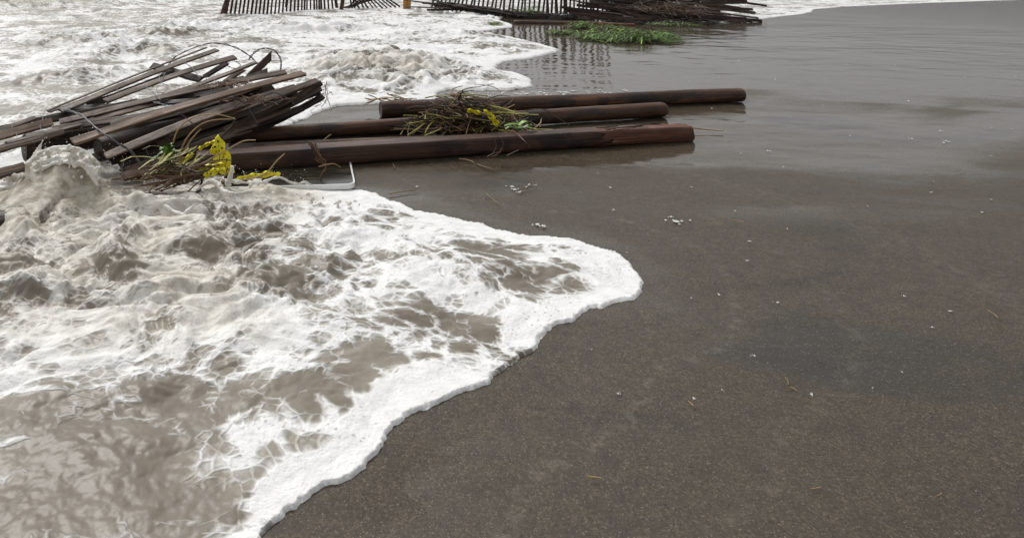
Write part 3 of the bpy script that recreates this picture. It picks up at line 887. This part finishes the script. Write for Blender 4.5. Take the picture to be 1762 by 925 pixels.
# ------------------------------------------------------------------ weed, reeds, tape
def stems(name, pxs, yf, rad, mat, parent, n=4, taper=.6):
    for px in pxs:
        bm = bmesh.new(); tube_into(bm, catmull([atY(u, v, yf(px, v)) for u, v in px], n), rad, 6, taper); bm_obj(name, bm, mat, parent)
def rnd_curve(c, L, spread, zsp, ang=None, droop=.3, n=5, rr=R):
    """a bent stem through c"""
    a = rr.uniform(0, math.pi) if ang is None else ang + rr.gauss(0, .35)
    d = Vector((math.cos(a), math.sin(a), rr.gauss(0, .25))).normalized()
    side = Vector((-d.y, d.x, 0)); k = rr.uniform(-droop, droop)
    start = c - d * L * .5; pts = []
    for i in range(n):
        s = i / (n - 1)
        p = start + d * L * s + side * k * L * math.sin(math.pi * s) + Vector((0, 0, rr.uniform(0, .3) * L * .3 * math.sin(math.pi * s)))
        p.z = max(p.z, .006); pts.append(p)
    return pts
def heap_of(name, label, cat, center, ext, specs, rr):
    root = empty(name, (center[0], center[1], 0), label, cat)
    for part, mat, count, Lr, rad, kind in specs:
        bm = bmesh.new()
        for i in range(count):
            x, y, z = (rr.gauss(0, .42) for _ in range(3))
            q = max(0.0, 1 - x * x * .6)
            c = Vector((center[0] + x * ext[0], center[1] + y * ext[1] , center[2] + abs(z) * ext[2] * q))
            L = rr.uniform(*Lr)
            pts = rnd_curve(c, L, 0, 0, rr=rr, ang=None if rr.random() < .5 else rr.gauss(0, .4))
            if kind == 'tube': tube_into(bm, pts, rad * rr.uniform(.6, 1.3), 5, .6)
            else: leaf_into(bm, pts, rad * rr.uniform(.6, 1.3))
        bm_obj(part, bm, mat, root)
    return root
rr = random.Random(4)
c = at(810, 222, .05)
hp = heap_of('reed_heap', 'tangled heap of brown reeds and twigs lying across the middle post', 'reeds', (c.x - .01, c.y + .02, .05), (.27, .125, .165),
        [('brown_twigs', M['twig'], 260, (.10, .32), .0032, 'tube'), ('dark_twigs', M['twig_dark'], 170, (.08, .26), .0035, 'tube'),
         ('straw_stems', M['straw'], 50, (.12, .36), .0035, 'tube'), ('olive_stems', M['straw_green'], 80, (.10, .30), .0038, 'tube'),
         ('rusty_roots', M['rust_root'], 80, (.08, .22), .0028, 'tube'), ('leaf_scraps', M['leaf'], 40, (.04, .10), .014, 'leaf')], rr)
# long stems leaving the heap
stems('long_stem', ([(905, 236), (930, 240), (948, 244), (958, 250)], [(700, 214), (730, 208), (765, 200)], [(702, 233), (718, 222), (731, 212)], [(730, 234), (745, 228), (760, 221)],
           [(815, 185), (840, 184), (860, 188), (875, 195)], [(860, 224), (885, 232), (905, 237)], [(868, 205), (880, 212), (890, 220)]), lambda px, v: 3.28 if v > 215 else 3.45, .0045, M['straw_green'], hp)
stems('dark_stalk', ([(789, 167), (793, 180), (800, 195), (815, 208)],), lambda px, v: 3.43, .006, M['twig_dark'], hp, taper=1.3)
stems('hanging_root', ([(880, 222), (900, 240), (912, 254)], [(830, 178), (845, 184), (852, 192)], [(848, 236), (854, 250), (848, 264), (838, 270)], [(862, 236), (866, 250), (858, 264), (845, 270)],
           [(838, 270), (850, 264), (862, 262)], [(872, 268), (884, 262), (893, 258)], [(905, 190), (935, 188), (955, 200), (980, 215)]), lambda px, v: 3.02 if v > 235 else 3.3, .0032, M['twig'], hp)
# broad green leaves on the right of the heap
for px, w in (([(868, 217), (885, 214), (900, 219)], .035), ([(893, 216), (905, 210), (918, 222)], .045), ([(885, 222), (905, 220), (926, 224)], .04),
              ([(870, 222), (880, 219), (892, 224)], .03), ([(898, 222), (908, 217), (915, 214)], .03)):
    bm = bmesh.new(); leaf_into(bm, catmull([atY(u, v, 3.3) for u, v in px], 4), w); bm_obj('broad_leaf', bm, M['leaf_bright'], hp)

def tape(name, px, w, label, y=None, twist=0.0, group=None, rr=R):
    pts = catmull([atY(*q) if len(q) == 3 else atY(q[0], q[1], y) for q in px], 8)
    bm = bmesh.new(); uvl = bm.loops.layers.uv.new('tape'); rows = []; dist = 0
    for i, p in enumerate(pts):
        d = (pts[min(i+1, len(pts)-1)] - pts[max(i-1, 0)]).normalized()
        a = twist * i / len(pts) + .28 * math.sin(i * .5)
        side = d.cross(Vector((0, 1, .3))).normalized(); side = Quaternion(d, a) @ side
        if i: dist += (p - pts[i-1]).length
        row = []
        for k in range(5):
            s = k / 4 - .5
            row.append((bm.verts.new(p + side * w * s + d.cross(side) * .006 * math.sin(k * 2.2 + i * .7)), (dist * 10, k / 4)))
        rows.append(row)
    for a, b_ in zip(rows, rows[1:]):
        for k in range(4):
            q = (a[k], a[k+1], b_[k+1], b_[k]); f = bm.faces.new([x[0] for x in q]); f.smooth = True
            for l, x in zip(f.loops, q): l[uvl].uv = x[1]
    o = bm_obj(name, bm, M['tape'])
    sol = o.modifiers.new('thickness', 'SOLIDIFY'); sol.thickness = .0012
    return tag(o, label, 'tape', group)
tape('warning_tape', [(371, 243, 2.66), (372, 250, 2.64), (379, 262, 2.63), (383, 276, 2.62), (386, 290, 2.63), (390, 300, 2.64)], .072, 'crumpled broad yellow tape with black print hanging before the nearest post')
tape('warning_tape', [(342, 257, 2.68), (352, 251, 2.68), (362, 246, 2.67), (372, 244, 2.66)], .014, 'thin twisted yellow strip running up to the top of the hanging tape')
tape('warning_tape', [(306, 286, 2.6), (318, 276, 2.6), (332, 264, 2.6)], .016, 'short narrow yellow strip caught in the green weed left of the hanging tape')
tape('warning_tape', [(334, 300, 2.55), (350, 290, 2.56), (368, 285, 2.56), (386, 284, 2.56)], .020, 'yellow-green strip folded low beside the foot of the hanging tape')
tape('warning_tape', [(352, 304, 2.5), (362, 298, 2.5), (376, 293, 2.5), (388, 295, 2.5)], .026, 'bright yellow fold of tape just above the surf')
tape('warning_tape', [(404, 310, 2.56), (425, 305, 2.6), (445, 302, 2.62), (465, 299, 2.64), (482, 302, 2.64)], .024, 'black-printed yellow tape lying along the surf edge under the nearest post')
tape('warning_tape', [(832, 192, 3.3), (842, 198, 3.28), (850, 207, 3.27), (857, 215, 3.27)], .030, 'yellow tape scrap on the right side of the reed heap')
tape('warning_tape', [(804, 190, 3.3), (816, 192, 3.3), (828, 196, 3.3)], .020, 'small yellow scrap near the top of the reed heap')

# weed tangle at the lower left of the heap
rr = random.Random(8)
wd = empty('weed_clump', at(300, 300, 0), 'tangled clump of green weed and straw between the slat heap and the yellow tape', 'weeds')
bm = bmesh.new()
for u, v, L in ((262, 274, .07), (304, 268, .07), (288, 246, .07), (268, 268, .07), (275, 258, .07), (284, 254, .08), (292, 250, .08), (300, 253, .09), (295, 262, .09), (290, 270, .10), (283, 266, .08), (298, 274, .10), (276, 276, .06), (296, 286, .10), (303, 262, .07)):
    for k in range(2):
        a0 = atY(290 + rr.uniform(-6, 6), 272 + rr.uniform(-8, 8), 2.55); b0 = atY(u + rr.uniform(-6, 6), v + rr.uniform(-5, 5), 2.55 + rr.uniform(-.04, .04))
        mid = a0.lerp(b0, .5) + Vector((0, 0, .02)); leaf_into(bm, catmull([a0, mid, b0], 4), rr.uniform(.012, .022))
bm_obj('leaves', bm, M['leaf'], wd)
bm = bmesh.new()
for k in range(70):
    c0 = atY(rr.gauss(312, 26), rr.gauss(300, 10), rr.uniform(2.45, 2.6)); c0.z = max(c0.z, .015)
    pts = rnd_curve(c0, rr.uniform(.08, .26), 0, 0, ang=.5, rr=rr); tube_into(bm, pts, rr.uniform(.002, .004), 5, .6)
bm_obj('brown_stems', bm, M['twig'], wd)
bm = bmesh.new()
for k in range(34):
    c0 = atY(rr.gauss(300, 26), rr.gauss(284, 13), rr.uniform(2.5, 2.58)); c0.z = max(c0.z, .015)
    leaf_into(bm, rnd_curve(c0, rr.uniform(.08, .22), 0, 0, ang=.9, rr=rr), rr.uniform(.006, .012))
bm_obj('grass_blades', bm, M['straw_green'], wd)
stems('straw_stem', ([(252, 302), (268, 286), (284, 270)], [(242, 307), (270, 304), (292, 300), (318, 290)], [(256, 330), (264, 320), (271, 311)], [(312, 268), (324, 248), (334, 234), (346, 222)],
           [(298, 246), (305, 225), (322, 208), (348, 198), (375, 197), (404, 204)], [(310, 262), (320, 240), (340, 218), (365, 207), (400, 205)], [(300, 302), (326, 292), (350, 280), (390, 258), (418, 243), (440, 241)],
           [(380, 312), (420, 309), (450, 302), (462, 294), (475, 278), (490, 264)], [(282, 318), (284, 305), (290, 296)], [(322, 316), (336, 304), (352, 296)]), lambda px, v: 2.5 if px[0][1] > 290 else 2.6, .0036, M['straw'], wd, 5)
stems('dark_stalk', ([(350, 330), (346, 318), (350, 305), (352, 296)], [(404, 205), (400, 216), (388, 228), (380, 238)], [(340, 330), (345, 325)]), lambda px, v: 2.5 if v > 290 else 2.75, .0055, M['twig_dark'], wd, 5)
# root knot hanging over the nearest post
bm = bmesh.new()
for k in range(14):
    px = [(536 + rr.gauss(0, 3), 246 + rr.gauss(0, 2)), (542 + rr.gauss(0, 3), 258), (548 + rr.gauss(0, 4), 268), (552 + rr.gauss(0, 4), 276), (558 + rr.gauss(0, 4), 283)]
    tube_into(bm, catmull([atY(u, v, 2.80 + rr.uniform(-.01, .01)) for u, v in px], 4), .0024, 5, .7)
for px in ([(548, 287), (560, 284), (575, 282), (586, 288)], [(550, 311), (553, 300), (560, 290)], [(556, 243), (563, 236), (570, 231)], [(558, 283), (561, 292), (556, 296)]):
    tube_into(bm, catmull([atY(u, v, 2.74) for u, v in px], 4), .0032, 5, .7)
tag(bm_obj('root_tangle', bm, M['rust_root']), 'brown root knot draped over the nearest post above the white-rimmed plate', 'roots')
# dry roots in the slat heap
for (cu, cv, n_, lab) in ((400, 145, 50, 'rusty brown dry roots caught in the middle of the slat heap'), (425, 172, 40, 'orange-brown root tuft lying on the lower slats of the heap'),
                          (552, 160, 36, 'frayed dry grass wrapped round the right tip of the slat heap')):
    bm = bmesh.new()
    for k in range(n_):
        sx, sy = (26, 5) if cu < 500 else (6, 14)
        u, v = rr.gauss(cu, sx), rr.gauss(cv, sy)
        p = atY(u, v, pile_y(cu, cv) - .10 if cu < 500 else 3.75)
        tube_into(bm, rnd_curve(p, rr.uniform(.04, .14), 0, 0, rr=rr, ang=None if cu < 500 else 1.4), .0018, 4, .7)
    tag(bm_obj('root_tuft', bm, M['rust_root'] if cu < 500 else M['twig']), lab, 'roots')
bm = bmesh.new()
for px in ([(562, 140), (560, 160), (566, 176), (571, 192)], [(558, 146), (564, 162), (558, 178)]):
    tube_into(bm, catmull([atY(u, v, 3.7) for u, v in px], 4), .0025, 5, .6)
tag(bm_obj('straw_wisp', bm, M['straw']), 'pale straw wisp hanging at the right tip of the slat heap', 'straw')
# straw on the left tip of the far post
bm = bmesh.new()
for k in range(16):
    p = atY(rr.uniform(640, 702), rr.uniform(171, 176), 4.12); tube_into(bm, rnd_curve(p, rr.uniform(.08, .2), 0, 0, ang=.0, droop=.08, rr=rr), .0035, 5, .6)
tag(bm_obj('straw_bundle', bm, M['straw']), 'pale straw lying in foam behind the left end of the farthest post', 'straw')

# --- green weeds by the far fence
def weeds(cu, cv, wu, n_, label, seed, Lr, big=1.0, depth=.5, z=.03):
    rr = random.Random(seed); c = at(cu, cv, 0)
    root = empty('beach_weed', c, label, 'weeds')
    s = F / c.y
    for part, mat, cnt, ww in (('dark_stems', M['twig'], int(n_ * .5), .006), ('dark_leaves', M['leaf_dark'], int(n_ * .6), .012), ('green_leaves', M['leaf'], n_, .012), ('bright_leaves', M['leaf_bright'], int(n_ * .8), .011)):
        bm = bmesh.new()
        for k in range(cnt):
            x = rr.uniform(-1, 1); y = rr.uniform(-1, 1) * (1 - .5 * x * x)
            hgt = z + rr.random() * .10 * big * (1 - .6 * abs(x)) * (0.6 + 0.6 * math.sin(5 * x + seed))
            base = Vector((c.x + x * wu / s, c.y + y * depth, max(.01, hgt * .6)))
            a = rr.gauss(.1, .9); L = rr.uniform(*Lr); up = rr.uniform(-.1, .9)
            d = Vector((math.cos(a) * rr.choice((1, 1, -1)), math.sin(a), up)).normalized()
            pts = [base + d * L * t_ + Vector((0, 0, -.35 * L * t_ * t_ * (1.2 + up))) for t_ in (0, .25, .5, .75, 1)]
            for p in pts: p.z = max(p.z, .008)
            if part == 'dark_stems': tube_into(bm, pts, ww * .5, 4, .5)
            else: leaf_into(bm, pts, ww * rr.uniform(.7, 1.3))
        bm_obj(part, bm, mat, root)
weeds(1076, 66, 70, 520, 'large mat of bright green beach weed on the wet sand before the collapsed fence', 21, (.14, .34), 1.8, .55)
weeds(965, 57, 19, 110, 'small low tuft of green weed left of the large weed mat', 22, (.07, .15), .5, .22)
weeds(1002, 47, 12, 120, 'upright green sprig just behind the left end of the large weed mat', 23, (.10, .24), 1.5, .25)
weeds(848, 45, 10, 60, 'little green sprig at the foam edge, left of the fence reflections', 24, (.08, .18), .8, .2)
weeds(905, 27, 22, 150, 'dim green weed growing through the standing fence slats', 25, (.12, .36), 3.0, .3)
weeds(1160, 44, 40, 60, 'thin olive weed flattened under the right end of the collapsed fence', 26, (.08, .2), .6, .3)

# ------------------------------------------------------------------ the far fence
def upright(name, ub, vb, ut, par, seed, w=.040, t=.010, y=None, mat='slat_far', height=1.2, sink=.12, lean_y=0.0):
    """a slat whose foot shows at (ub, vb) and which crosses the picture's top edge at ut"""
    y = y or F * H / (vb - CV)
    a = atY(ub, vb, y); top = atY(ut, 0, y)
    d = (top - a).normalized(); p0 = a - d * sink; p1 = a + d * (height - .02) + Vector((0, lean_y, 0))
    r = random.Random(seed)
    return board(name, p0, p1, w * r.uniform(.85, 1.1), t, M[mat], par, face=(1, r.uniform(-.25, .25), 0), seed=seed, seg=6)
FG = 'slat fence sections along the surf'
f1 = empty('slat_fence', atY(480, 26, 12.6), 'standing brown slat fence with evenly spaced slats, feet in the surf', 'fence', FG)
xb = [180, 215, 250, 285, 318, 352, 388, 422, 455, 488, 520, 552, 585, 616, 648, 680, 712, 745, 775, 805, 828, 848, 878, 908, 930, 950, 968, 995, 1027, 1060]
for i, x in enumerate(xb):
    ub = 350 + x / 4.762; s = (x - 180) / 880
    vb = 32.5 if x < 330 else 32.5 - 15.5 * min(1, (x - 330) / 560)
    ut = ub + (27 - 34 * s) / 4.762
    upright('slat', ub, vb, ut, f1, 500 + i)
def upost(ub, vb, ut, r_, par, seed, mat='slat_far', top=1.35, sink=.15, y=None):
    y = y or F * H / (vb - CV); a = atY(ub, vb, y); d = (atY(ut, 0, y) - a).normalized()
    return round_post('post', a - d * sink, a + d * top, r_, r_ * .92, M[mat], par, seed=seed, seg=10, sides=16)
upost(381, 31, 391.5, .052, f1, 41, 'post')
upost(492.5, 13, 494, .030, f1, 42, 'slat_far', y=13.2, sink=0.0)
upost(579.5, 15, 577.5, .035, f1, 43, 'post_dark'); upost(587, 18, 590, .045, f1, 44, 'post')
# wires of the standing section
bm = bmesh.new()
for zz in (.25, .62, 1.0):
    tube_into(bm, [atY(388, 31, 11.9) + Vector((.03, -.01, zz)), atY(480, 27, 12.6) + Vector((0, -.01, zz)), atY(575, 17, 14.2) + Vector((0, -.01, zz))], .003, 4, 1)
bm_obj('wire', bm, M['wire'], f1)
f2 = empty('slat_fence', atY(640, 14, 14.6), 'sagging slat fence with slats fanned apart, left of the orange post', 'fence', FG)
fan_ = [(596, 16, 612), (600, 17, 618), (606, 18, 603), (611, 17, 608), (618, 14.5, 611), (626, 14.5, 619), (632, 12.5, 624), (640, 11.5, 631), (646, 10.5, 637), (653, 9.5, 643), (660, 8.5, 650), (667, 8, 657),
        (674, 7.5, 664), (681, 7, 671), (598, 15, 626), (604, 14, 632), (597, 12, 640)]
for i, (ub, vb, ut) in enumerate(fan_): upright('slat', ub, vb, ut, f2, 560 + i, y=14.4 + .08 * (i % 3), height=1.0, w=.036)
bm = bmesh.new()
for a_, b_ in (((592, 6), (690, 2)), ((594, 12), (696, 8))):
    tube_into(bm, catmull([atY(a_[0], a_[1], 14.3), atY((a_[0] + b_[0]) / 2, (a_[1] + b_[1]) / 2 + 2, 14.3), atY(b_[0], b_[1], 14.3)], 5), .004, 4, 1)
bm_obj('wire', bm, M['wire'], f2)
op = empty('marker_post', atY(700, 17, 13.9), 'orange-brown post standing in the surf between the fence sections', 'post')
upost(700, 19, 700.5, .086, op, 45, 'orange', y=13.9); op.children[0].name = 'shaft'
# right standing section
f3 = empty('slat_fence', atY(880, 26, 12.8), 'upright close-set slats with weed at their foot, right of the orange post', 'fence', FG)
rr = random.Random(31); u = 742; i = 0
while u < 1046:
    s = (u - 742) / 300; vb = 17 + 16 * min(1, s * 1.5)
    y = 13.6 - 1.3 * s
    upright('slat', u, vb, u + 6 - 6 * s + rr.uniform(-2, 2), f3, 600 + i, y=y, mat='slat_pale' if i == 29 else ('slat_far' if i % 3 else 'slat'), height=1.15, w=.040)
    if 925 < u < 975 and i % 2: upright('slat', u + 3.5, vb, u + 3 + rr.uniform(-3, 3), f3, 650 + i, y=y - .05, height=1.15, w=.045)
    u += rr.uniform(6.4, 8.2) if u < 1000 else rr.uniform(5.5, 9); i += 1
bm = bmesh.new()
for v_ in (4, 12, 21):
    tube_into(bm, [atY(742, v_ - 4, 13.5), atY(850, v_, 13.0), atY(950, v_ + 2, 12.6), atY(1040, v_ + 2, 12.3)], .003, 4, 1)
bm_obj('wire', bm, M['wire'], f3)
# fallen dark slats woven against its left end
f5 = empty('fallen_fence', atY(810, 20, 13.0), 'dark fallen slats lying flat against the foot of the upright fence section', 'fence', FG)
for i in range(26):
    s = rr.random(); u = 722 + 150 * s; v = 6 + 14 * s + rr.uniform(-8, 8); y = 13.0 - .9 * s - rr.uniform(0, .3)
    sl = rr.gauss(.11, .07); L = rr.uniform(50, 100)
    board('slat', atY(u - L / 2, v - sl * L / 2, y), atY(u + L / 2, v + sl * L / 2, y - rr.uniform(0, .3)), .04, .01, M['slat_dark'], f5, roll=rr.uniform(0, 1.4), seed=700 + i, seg=6)
# collapsed section at the right
f4 = empty('collapsed_fence', atY(1130, 36, 11.6), 'slat fence collapsed into a dark layered pile behind the large green weed mat', 'fence', FG)
i = 0
for k in range(98):
    s = rr.random(); u = 1012 + 250 * s; lay = rr.random()
    v = -8 + 50 * lay + 3 * s; y = 12.3 - 1.5 * lay + rr.uniform(-.12, .12)
    v = min(v, 30 + 9 * s)
    sl = rr.gauss(.13, .05) if u > 1040 else rr.gauss(.10, .08); L = rr.uniform(70, 116)
    a = atY(u - L / 2, v - sl * L / 2, y); b_ = atY(u + L / 2, v + sl * L / 2, y + rr.uniform(-.25, .25))
    if min(a.z, b_.z) < .01: a.z += .03; b_.z = max(b_.z, .02); a.z = max(a.z, .02)
    board('slat', a, b_, .050, .012, M['slat_far' if rr.random() < .6 else 'slat_dark'], f4, roll=rr.uniform(.4, 1.5), seed=800 + k, seg=6, bend=rr.uniform(-.03, .03))
bm = bmesh.new()
for q in ((1160, 1), (1100, 8), (1200, 12)):
    tube_into(bm, catmull([atY(q[0], q[1] - 6, 11.6), atY(q[0] + 6, q[1] + 4, 11.4), atY(q[0] - 2, q[1] + 14, 11.2), atY(q[0] + 4, q[1] + 26, 10.9)], 5), .005, 4, 1)
bm_obj('wire', bm, M['wire'], f4)
def brush(name, label, u0, u1, v0, v1, n_, seed, mat, Lr=(.15, .5), y0=12.6, y1=11.6, rad=.006, ang=.0, sv=3):
    rr = random.Random(seed); bm = bmesh.new()
    for k in range(n_):
        s = rr.random(); u = u0 + (u1 - u0) * s; v = v0 + (v1 - v0) * s + rr.gauss(0, sv)
        p = atY(u, v, y0 + (y1 - y0) * s + rr.uniform(-.2, .2)); p.z = max(p.z, .01)
        tube_into(bm, rnd_curve(p, rr.uniform(*Lr), 0, 0, ang=ang if rr.random() < .7 else None, rr=rr), rad * rr.uniform(.6, 1.3), 4, .6)
    return tag(bm_obj(name, bm, M[mat]), label, 'brush')
brush('brushwood', 'dark bank of washed-up twigs along the foot of the upright fence section', 800, 1010, 23, 34, 420, 61, 'twig_dark', y0=12.4, y1=11.6)
brush('brushwood', 'brown dead stalks tangled over the collapsed fence pile', 1090, 1215, 10, 24, 130, 62, 'twig', y0=11.2, y1=10.9, ang=None, sv=6, rad=.005)
brush('brushwood', 'thin brown reeds lying on the wet sand at the foot of the collapsed pile', 1040, 1230, 40, 42, 120, 63, 'twig_dark', y0=10.8, y1=10.5, sv=1)
o = round_post('fallen_log', atY(884, 39.5, 10.75), atY(1040, 42, 10.5), .045, .04, M['post'], seed=71, seg=14)
tag(o, 'low dark log lying along the foot of the upright fence section', 'log')
o = round_post('fallen_log', atY(1030, 41.5, 10.45), atY(1093, 43.5, 10.3), .032, .026, M['split'], seed=72, seg=10)
tag(o, 'short reddish log behind the large mat of green weed', 'log')

# ------------------------------------------------------------------ splashes: joined droplets and sheets of thrown foam
def splash(name, blobs, voxel, seed, disp=.02, dsize=.10):
    bm = bmesh.new()
    for (x, y, z, r_) in blobs:
        bmesh.ops.create_icosphere(bm, subdivisions=2, radius=r_, matrix=Matrix.Translation((x, y, z)))
    me = bpy.data.meshes.new(name); bm.to_mesh(me); bm.free()
    o = link(name, me, M['splash'])
    rm = o.modifiers.new('join', 'REMESH'); rm.mode = 'VOXEL'; rm.voxel_size = voxel; rm.use_smooth_shade = True
    sm = o.modifiers.new('soft', 'SMOOTH'); sm.factor = .6; sm.iterations = 5
    tx = bpy.data.textures.new('lumps', 'CLOUDS'); tx.noise_scale = dsize; tx.noise_depth = 3
    d = o.modifiers.new('lumps', 'DISPLACE'); d.texture = tx; d.strength = disp; d.mid_level = .5; d.texture_coords = 'LOCAL'
    return tag(o, kind='structure')
rr = random.Random(91); blobs = []
def arm(px, r0, r1, n=8, y=None):
    pts = catmull([atY(*q) if len(q) == 3 else atY(q[0], q[1], y) for q in px], n)
    for i, p in enumerate(pts):
        s = i / (len(pts) - 1); blobs.append((p.x, p.y, p.z, r0 + (r1 - r0) * s))
# fingers and rolled lips along the thrown sheet at the left
arm([(50, 286, 2.5), (58, 270, 2.5), (66, 258, 2.5), (70, 250, 2.5), (73, 244, 2.5)], .013, .005, 7); blobs.append((*atY(73.5, 242, 2.5), .0085))
lip_ = [(-60, 303), (0, 303), (36, 298), (50, 278), (66, 263), (90, 257), (115, 251), (138, 255), (155, 270), (170, 292)]
for lev in range(5):
    arm([(u + rr.uniform(-5, 5), v + lev * 7 + rr.uniform(-3, 3), 2.49 - .02 * lev) for u, v in lip_], rr.uniform(.006, .014), rr.uniform(.005, .011), 9)
for k in range(150):
    q = rr.randrange(len(lip_) - 1); t_ = rr.random(); u = lip_[q][0] * (1 - t_) + lip_[q + 1][0] * t_; v = lip_[q][1] * (1 - t_) + lip_[q + 1][1] * t_
    p = atY(u + rr.gauss(0, 6), v + abs(rr.gauss(0, 22)), 2.48 - rr.uniform(0, .10)); blobs.append((p.x, p.y, p.z, rr.uniform(.004, .013)))
splash('wave_splash', blobs, .0045, 1, .018, .045)
blobs = []
arm([(392, 316, 2.44), (396, 303, 2.44), (399, 292, 2.44), (400, 287, 2.44)], .014, .0075, 6)
arm([(366, 312, 2.44), (376, 318, 2.42), (386, 330, 2.38), (402, 333, 2.36), (420, 331, 2.36), (436, 329, 2.37)], .012, .006, 9)
arm([(340, 326, 2.44), (356, 314, 2.45), (374, 307, 2.46), (392, 310, 2.46), (420, 314, 2.48), (450, 314, 2.5), (470, 306, 2.51), (482, 305, 2.52), (500, 314, 2.53), (515, 316, 2.54), (524, 313, 2.55), (536, 319, 2.55)], .007, .006, 9)
arm([(284, 354, 2.3), (300, 363, 2.28), (316, 369, 2.26), (326, 360, 2.27), (338, 350, 2.29)], .009, .006, 8)
for k in range(110):
    u = rr.uniform(240, 620); v = 345 - 35 * max(0, 1 - abs(u - 420) / 160) + abs(rr.gauss(0, 14)); p = atY(u, v, 2.45 - rr.uniform(0, .12))
    blobs.append((p.x, p.y, p.z, rr.uniform(.003, .010)))
splash('wave_splash', blobs, .0045, 2, .014, .04)
# drops in the air and on the sand's edge
bm = bmesh.new()
for k in range(420):
    u = rr.gauss(110, 70) if k < 290 else rr.gauss(420, 60); v = rr.gauss(268, 24) if k < 290 else rr.gauss(300, 10)
    p = atY(u, v, rr.uniform(2.35, 2.55))
    if p.z > .03: bmesh.ops.create_icosphere(bm, subdivisions=1, radius=.0006 + .0018 * rr.random()**3, matrix=Matrix.Translation(p))
o = tag(bm_obj('spray', bm, M['splash']), kind='stuff'); o['label'] = 'fine drops of spray thrown up over the slat heap'; o['category'] = 'spray'
# surf thrown against the far fence
blobs = []
for k in range(60):
    u = rr.uniform(715, 850); v = 16 + (u - 690) * .10 + rr.uniform(-6, 5)
    p = atY(u, v, 13.2 - .012 * (u - 690) + .2); blobs.append((p.x, p.y, p.z - .02, rr.uniform(.03, .08)))
splash('wave_splash', blobs, .03, 3, .05, .15)

# ------------------------------------------------------------------ small things on the sand
def fleck_cluster(spots):
    bm = bmesh.new()
    for (u, v, r_) in spots:
        p = at(u, v, 0); k = 10; z = .007
        for (dx, dy, q) in [(0, 0, 1)] + [(rr.gauss(0, 1.2), rr.gauss(0, 1.2), rr.uniform(.3, .6)) for _ in range(5)]:
            a = [bm.verts.new((p.x + (dx + q * math.cos(2 * math.pi * j / k) * rr.uniform(.8, 1.2)) * r_, p.y + (dy + q * math.sin(2 * math.pi * j / k)) * r_, z - .006)) for j in range(k)]
            t_ = bm.verts.new((p.x + dx * r_, p.y + dy * r_, z - .004 + r_ * q * .12))
            for j in range(k): bm.faces.new((a[j], a[(j + 1) % k], t_)).smooth = True
    return bm
spots = [(880, 321, .006), (886, 326, .008), (893, 331, .005), (905, 322, .003), (911, 318, .004), (922, 319, .003), (718, 321, .004), (1050, 323, .004), (925, 386, .008), (935, 389, .006), (1164, 381, .011), (1155, 373, .005), (1188, 379, .003), (1056, 361, .004)]
for k in range(70): spots.append((rr.uniform(780, 1080), rr.gauss(160, 3.5), rr.uniform(.004, .011)))  # flat streak highlights on the wet sand, painted as pale flecks
for k in range(30): spots.append((rr.uniform(1000, 1750), rr.uniform(260, 700), rr.uniform(.001, .003)))
for k in range(24): spots.append((rr.uniform(1100, 1750), rr.uniform(90, 260), rr.uniform(.002, .005)))
fm_, ft, fb = new_mat('foam_glint_fleck'); fb.inputs['Base Color'].default_value = (.62, .62, .59, 1); fb.inputs['Roughness'].default_value = .35
o = tag(bm_obj('foam_glint_flecks', fleck_cluster(spots), fm_), kind='stuff'); o['label'] = 'scattered flecks of foam and painted highlights on the wet sand'; o['category'] = 'foam'
bm = bmesh.new()
def twig_px(px, rad=.0025): tube_into(bm, catmull([at(u, v, .006) for u, v in px], 4), rad, 5, .6)
for px in ([(670, 333), (690, 330), (720, 326)], [(835, 332), (845, 340), (860, 352)], [(893, 326), (910, 322), (920, 320)], [(820, 282), (838, 288), (850, 291), (862, 287)], [(790, 273), (805, 275), (815, 279)], [(676, 282), (680, 290)]):
    twig_px(px)
for k in range(9):
    u, v = rr.uniform(1000, 1740), rr.uniform(280, 860); a = rr.uniform(0, 3.14); L = rr.uniform(8, 40)
    twig_px([(u, v), (u + L * .5 * math.cos(a) + 2, v + L * .25 * math.sin(a)), (u + L * math.cos(a), v + L * .5 * math.sin(a))], rr.uniform(.001, .002))
o = tag(bm_obj('straw_litter', bm, M['straw']), kind='stuff'); o['label'] = 'thin bits of straw scattered on the wet sand'; o['category'] = 'straw'

# repeats of one kind share a group
KG = {'warning_tape': 'scraps of yellow warning tape', 'broken_slat': 'loose broken slats on the heap', 'beach_weed': 'clumps of green weed by the far fence',
      'brushwood': 'washed-up brushwood along the fence', 'root_tuft': 'dry root tufts caught in the slat heap', 'fallen_log': 'low logs at the foot of the far fence',
      'timber_post': 'round timber posts washed up with the slat heap'}
for o in list(bpy.data.objects):
    k = o.name.split('.')[0]
    if o.parent is None and k in KG and 'group' not in o: o['group'] = KG[k]
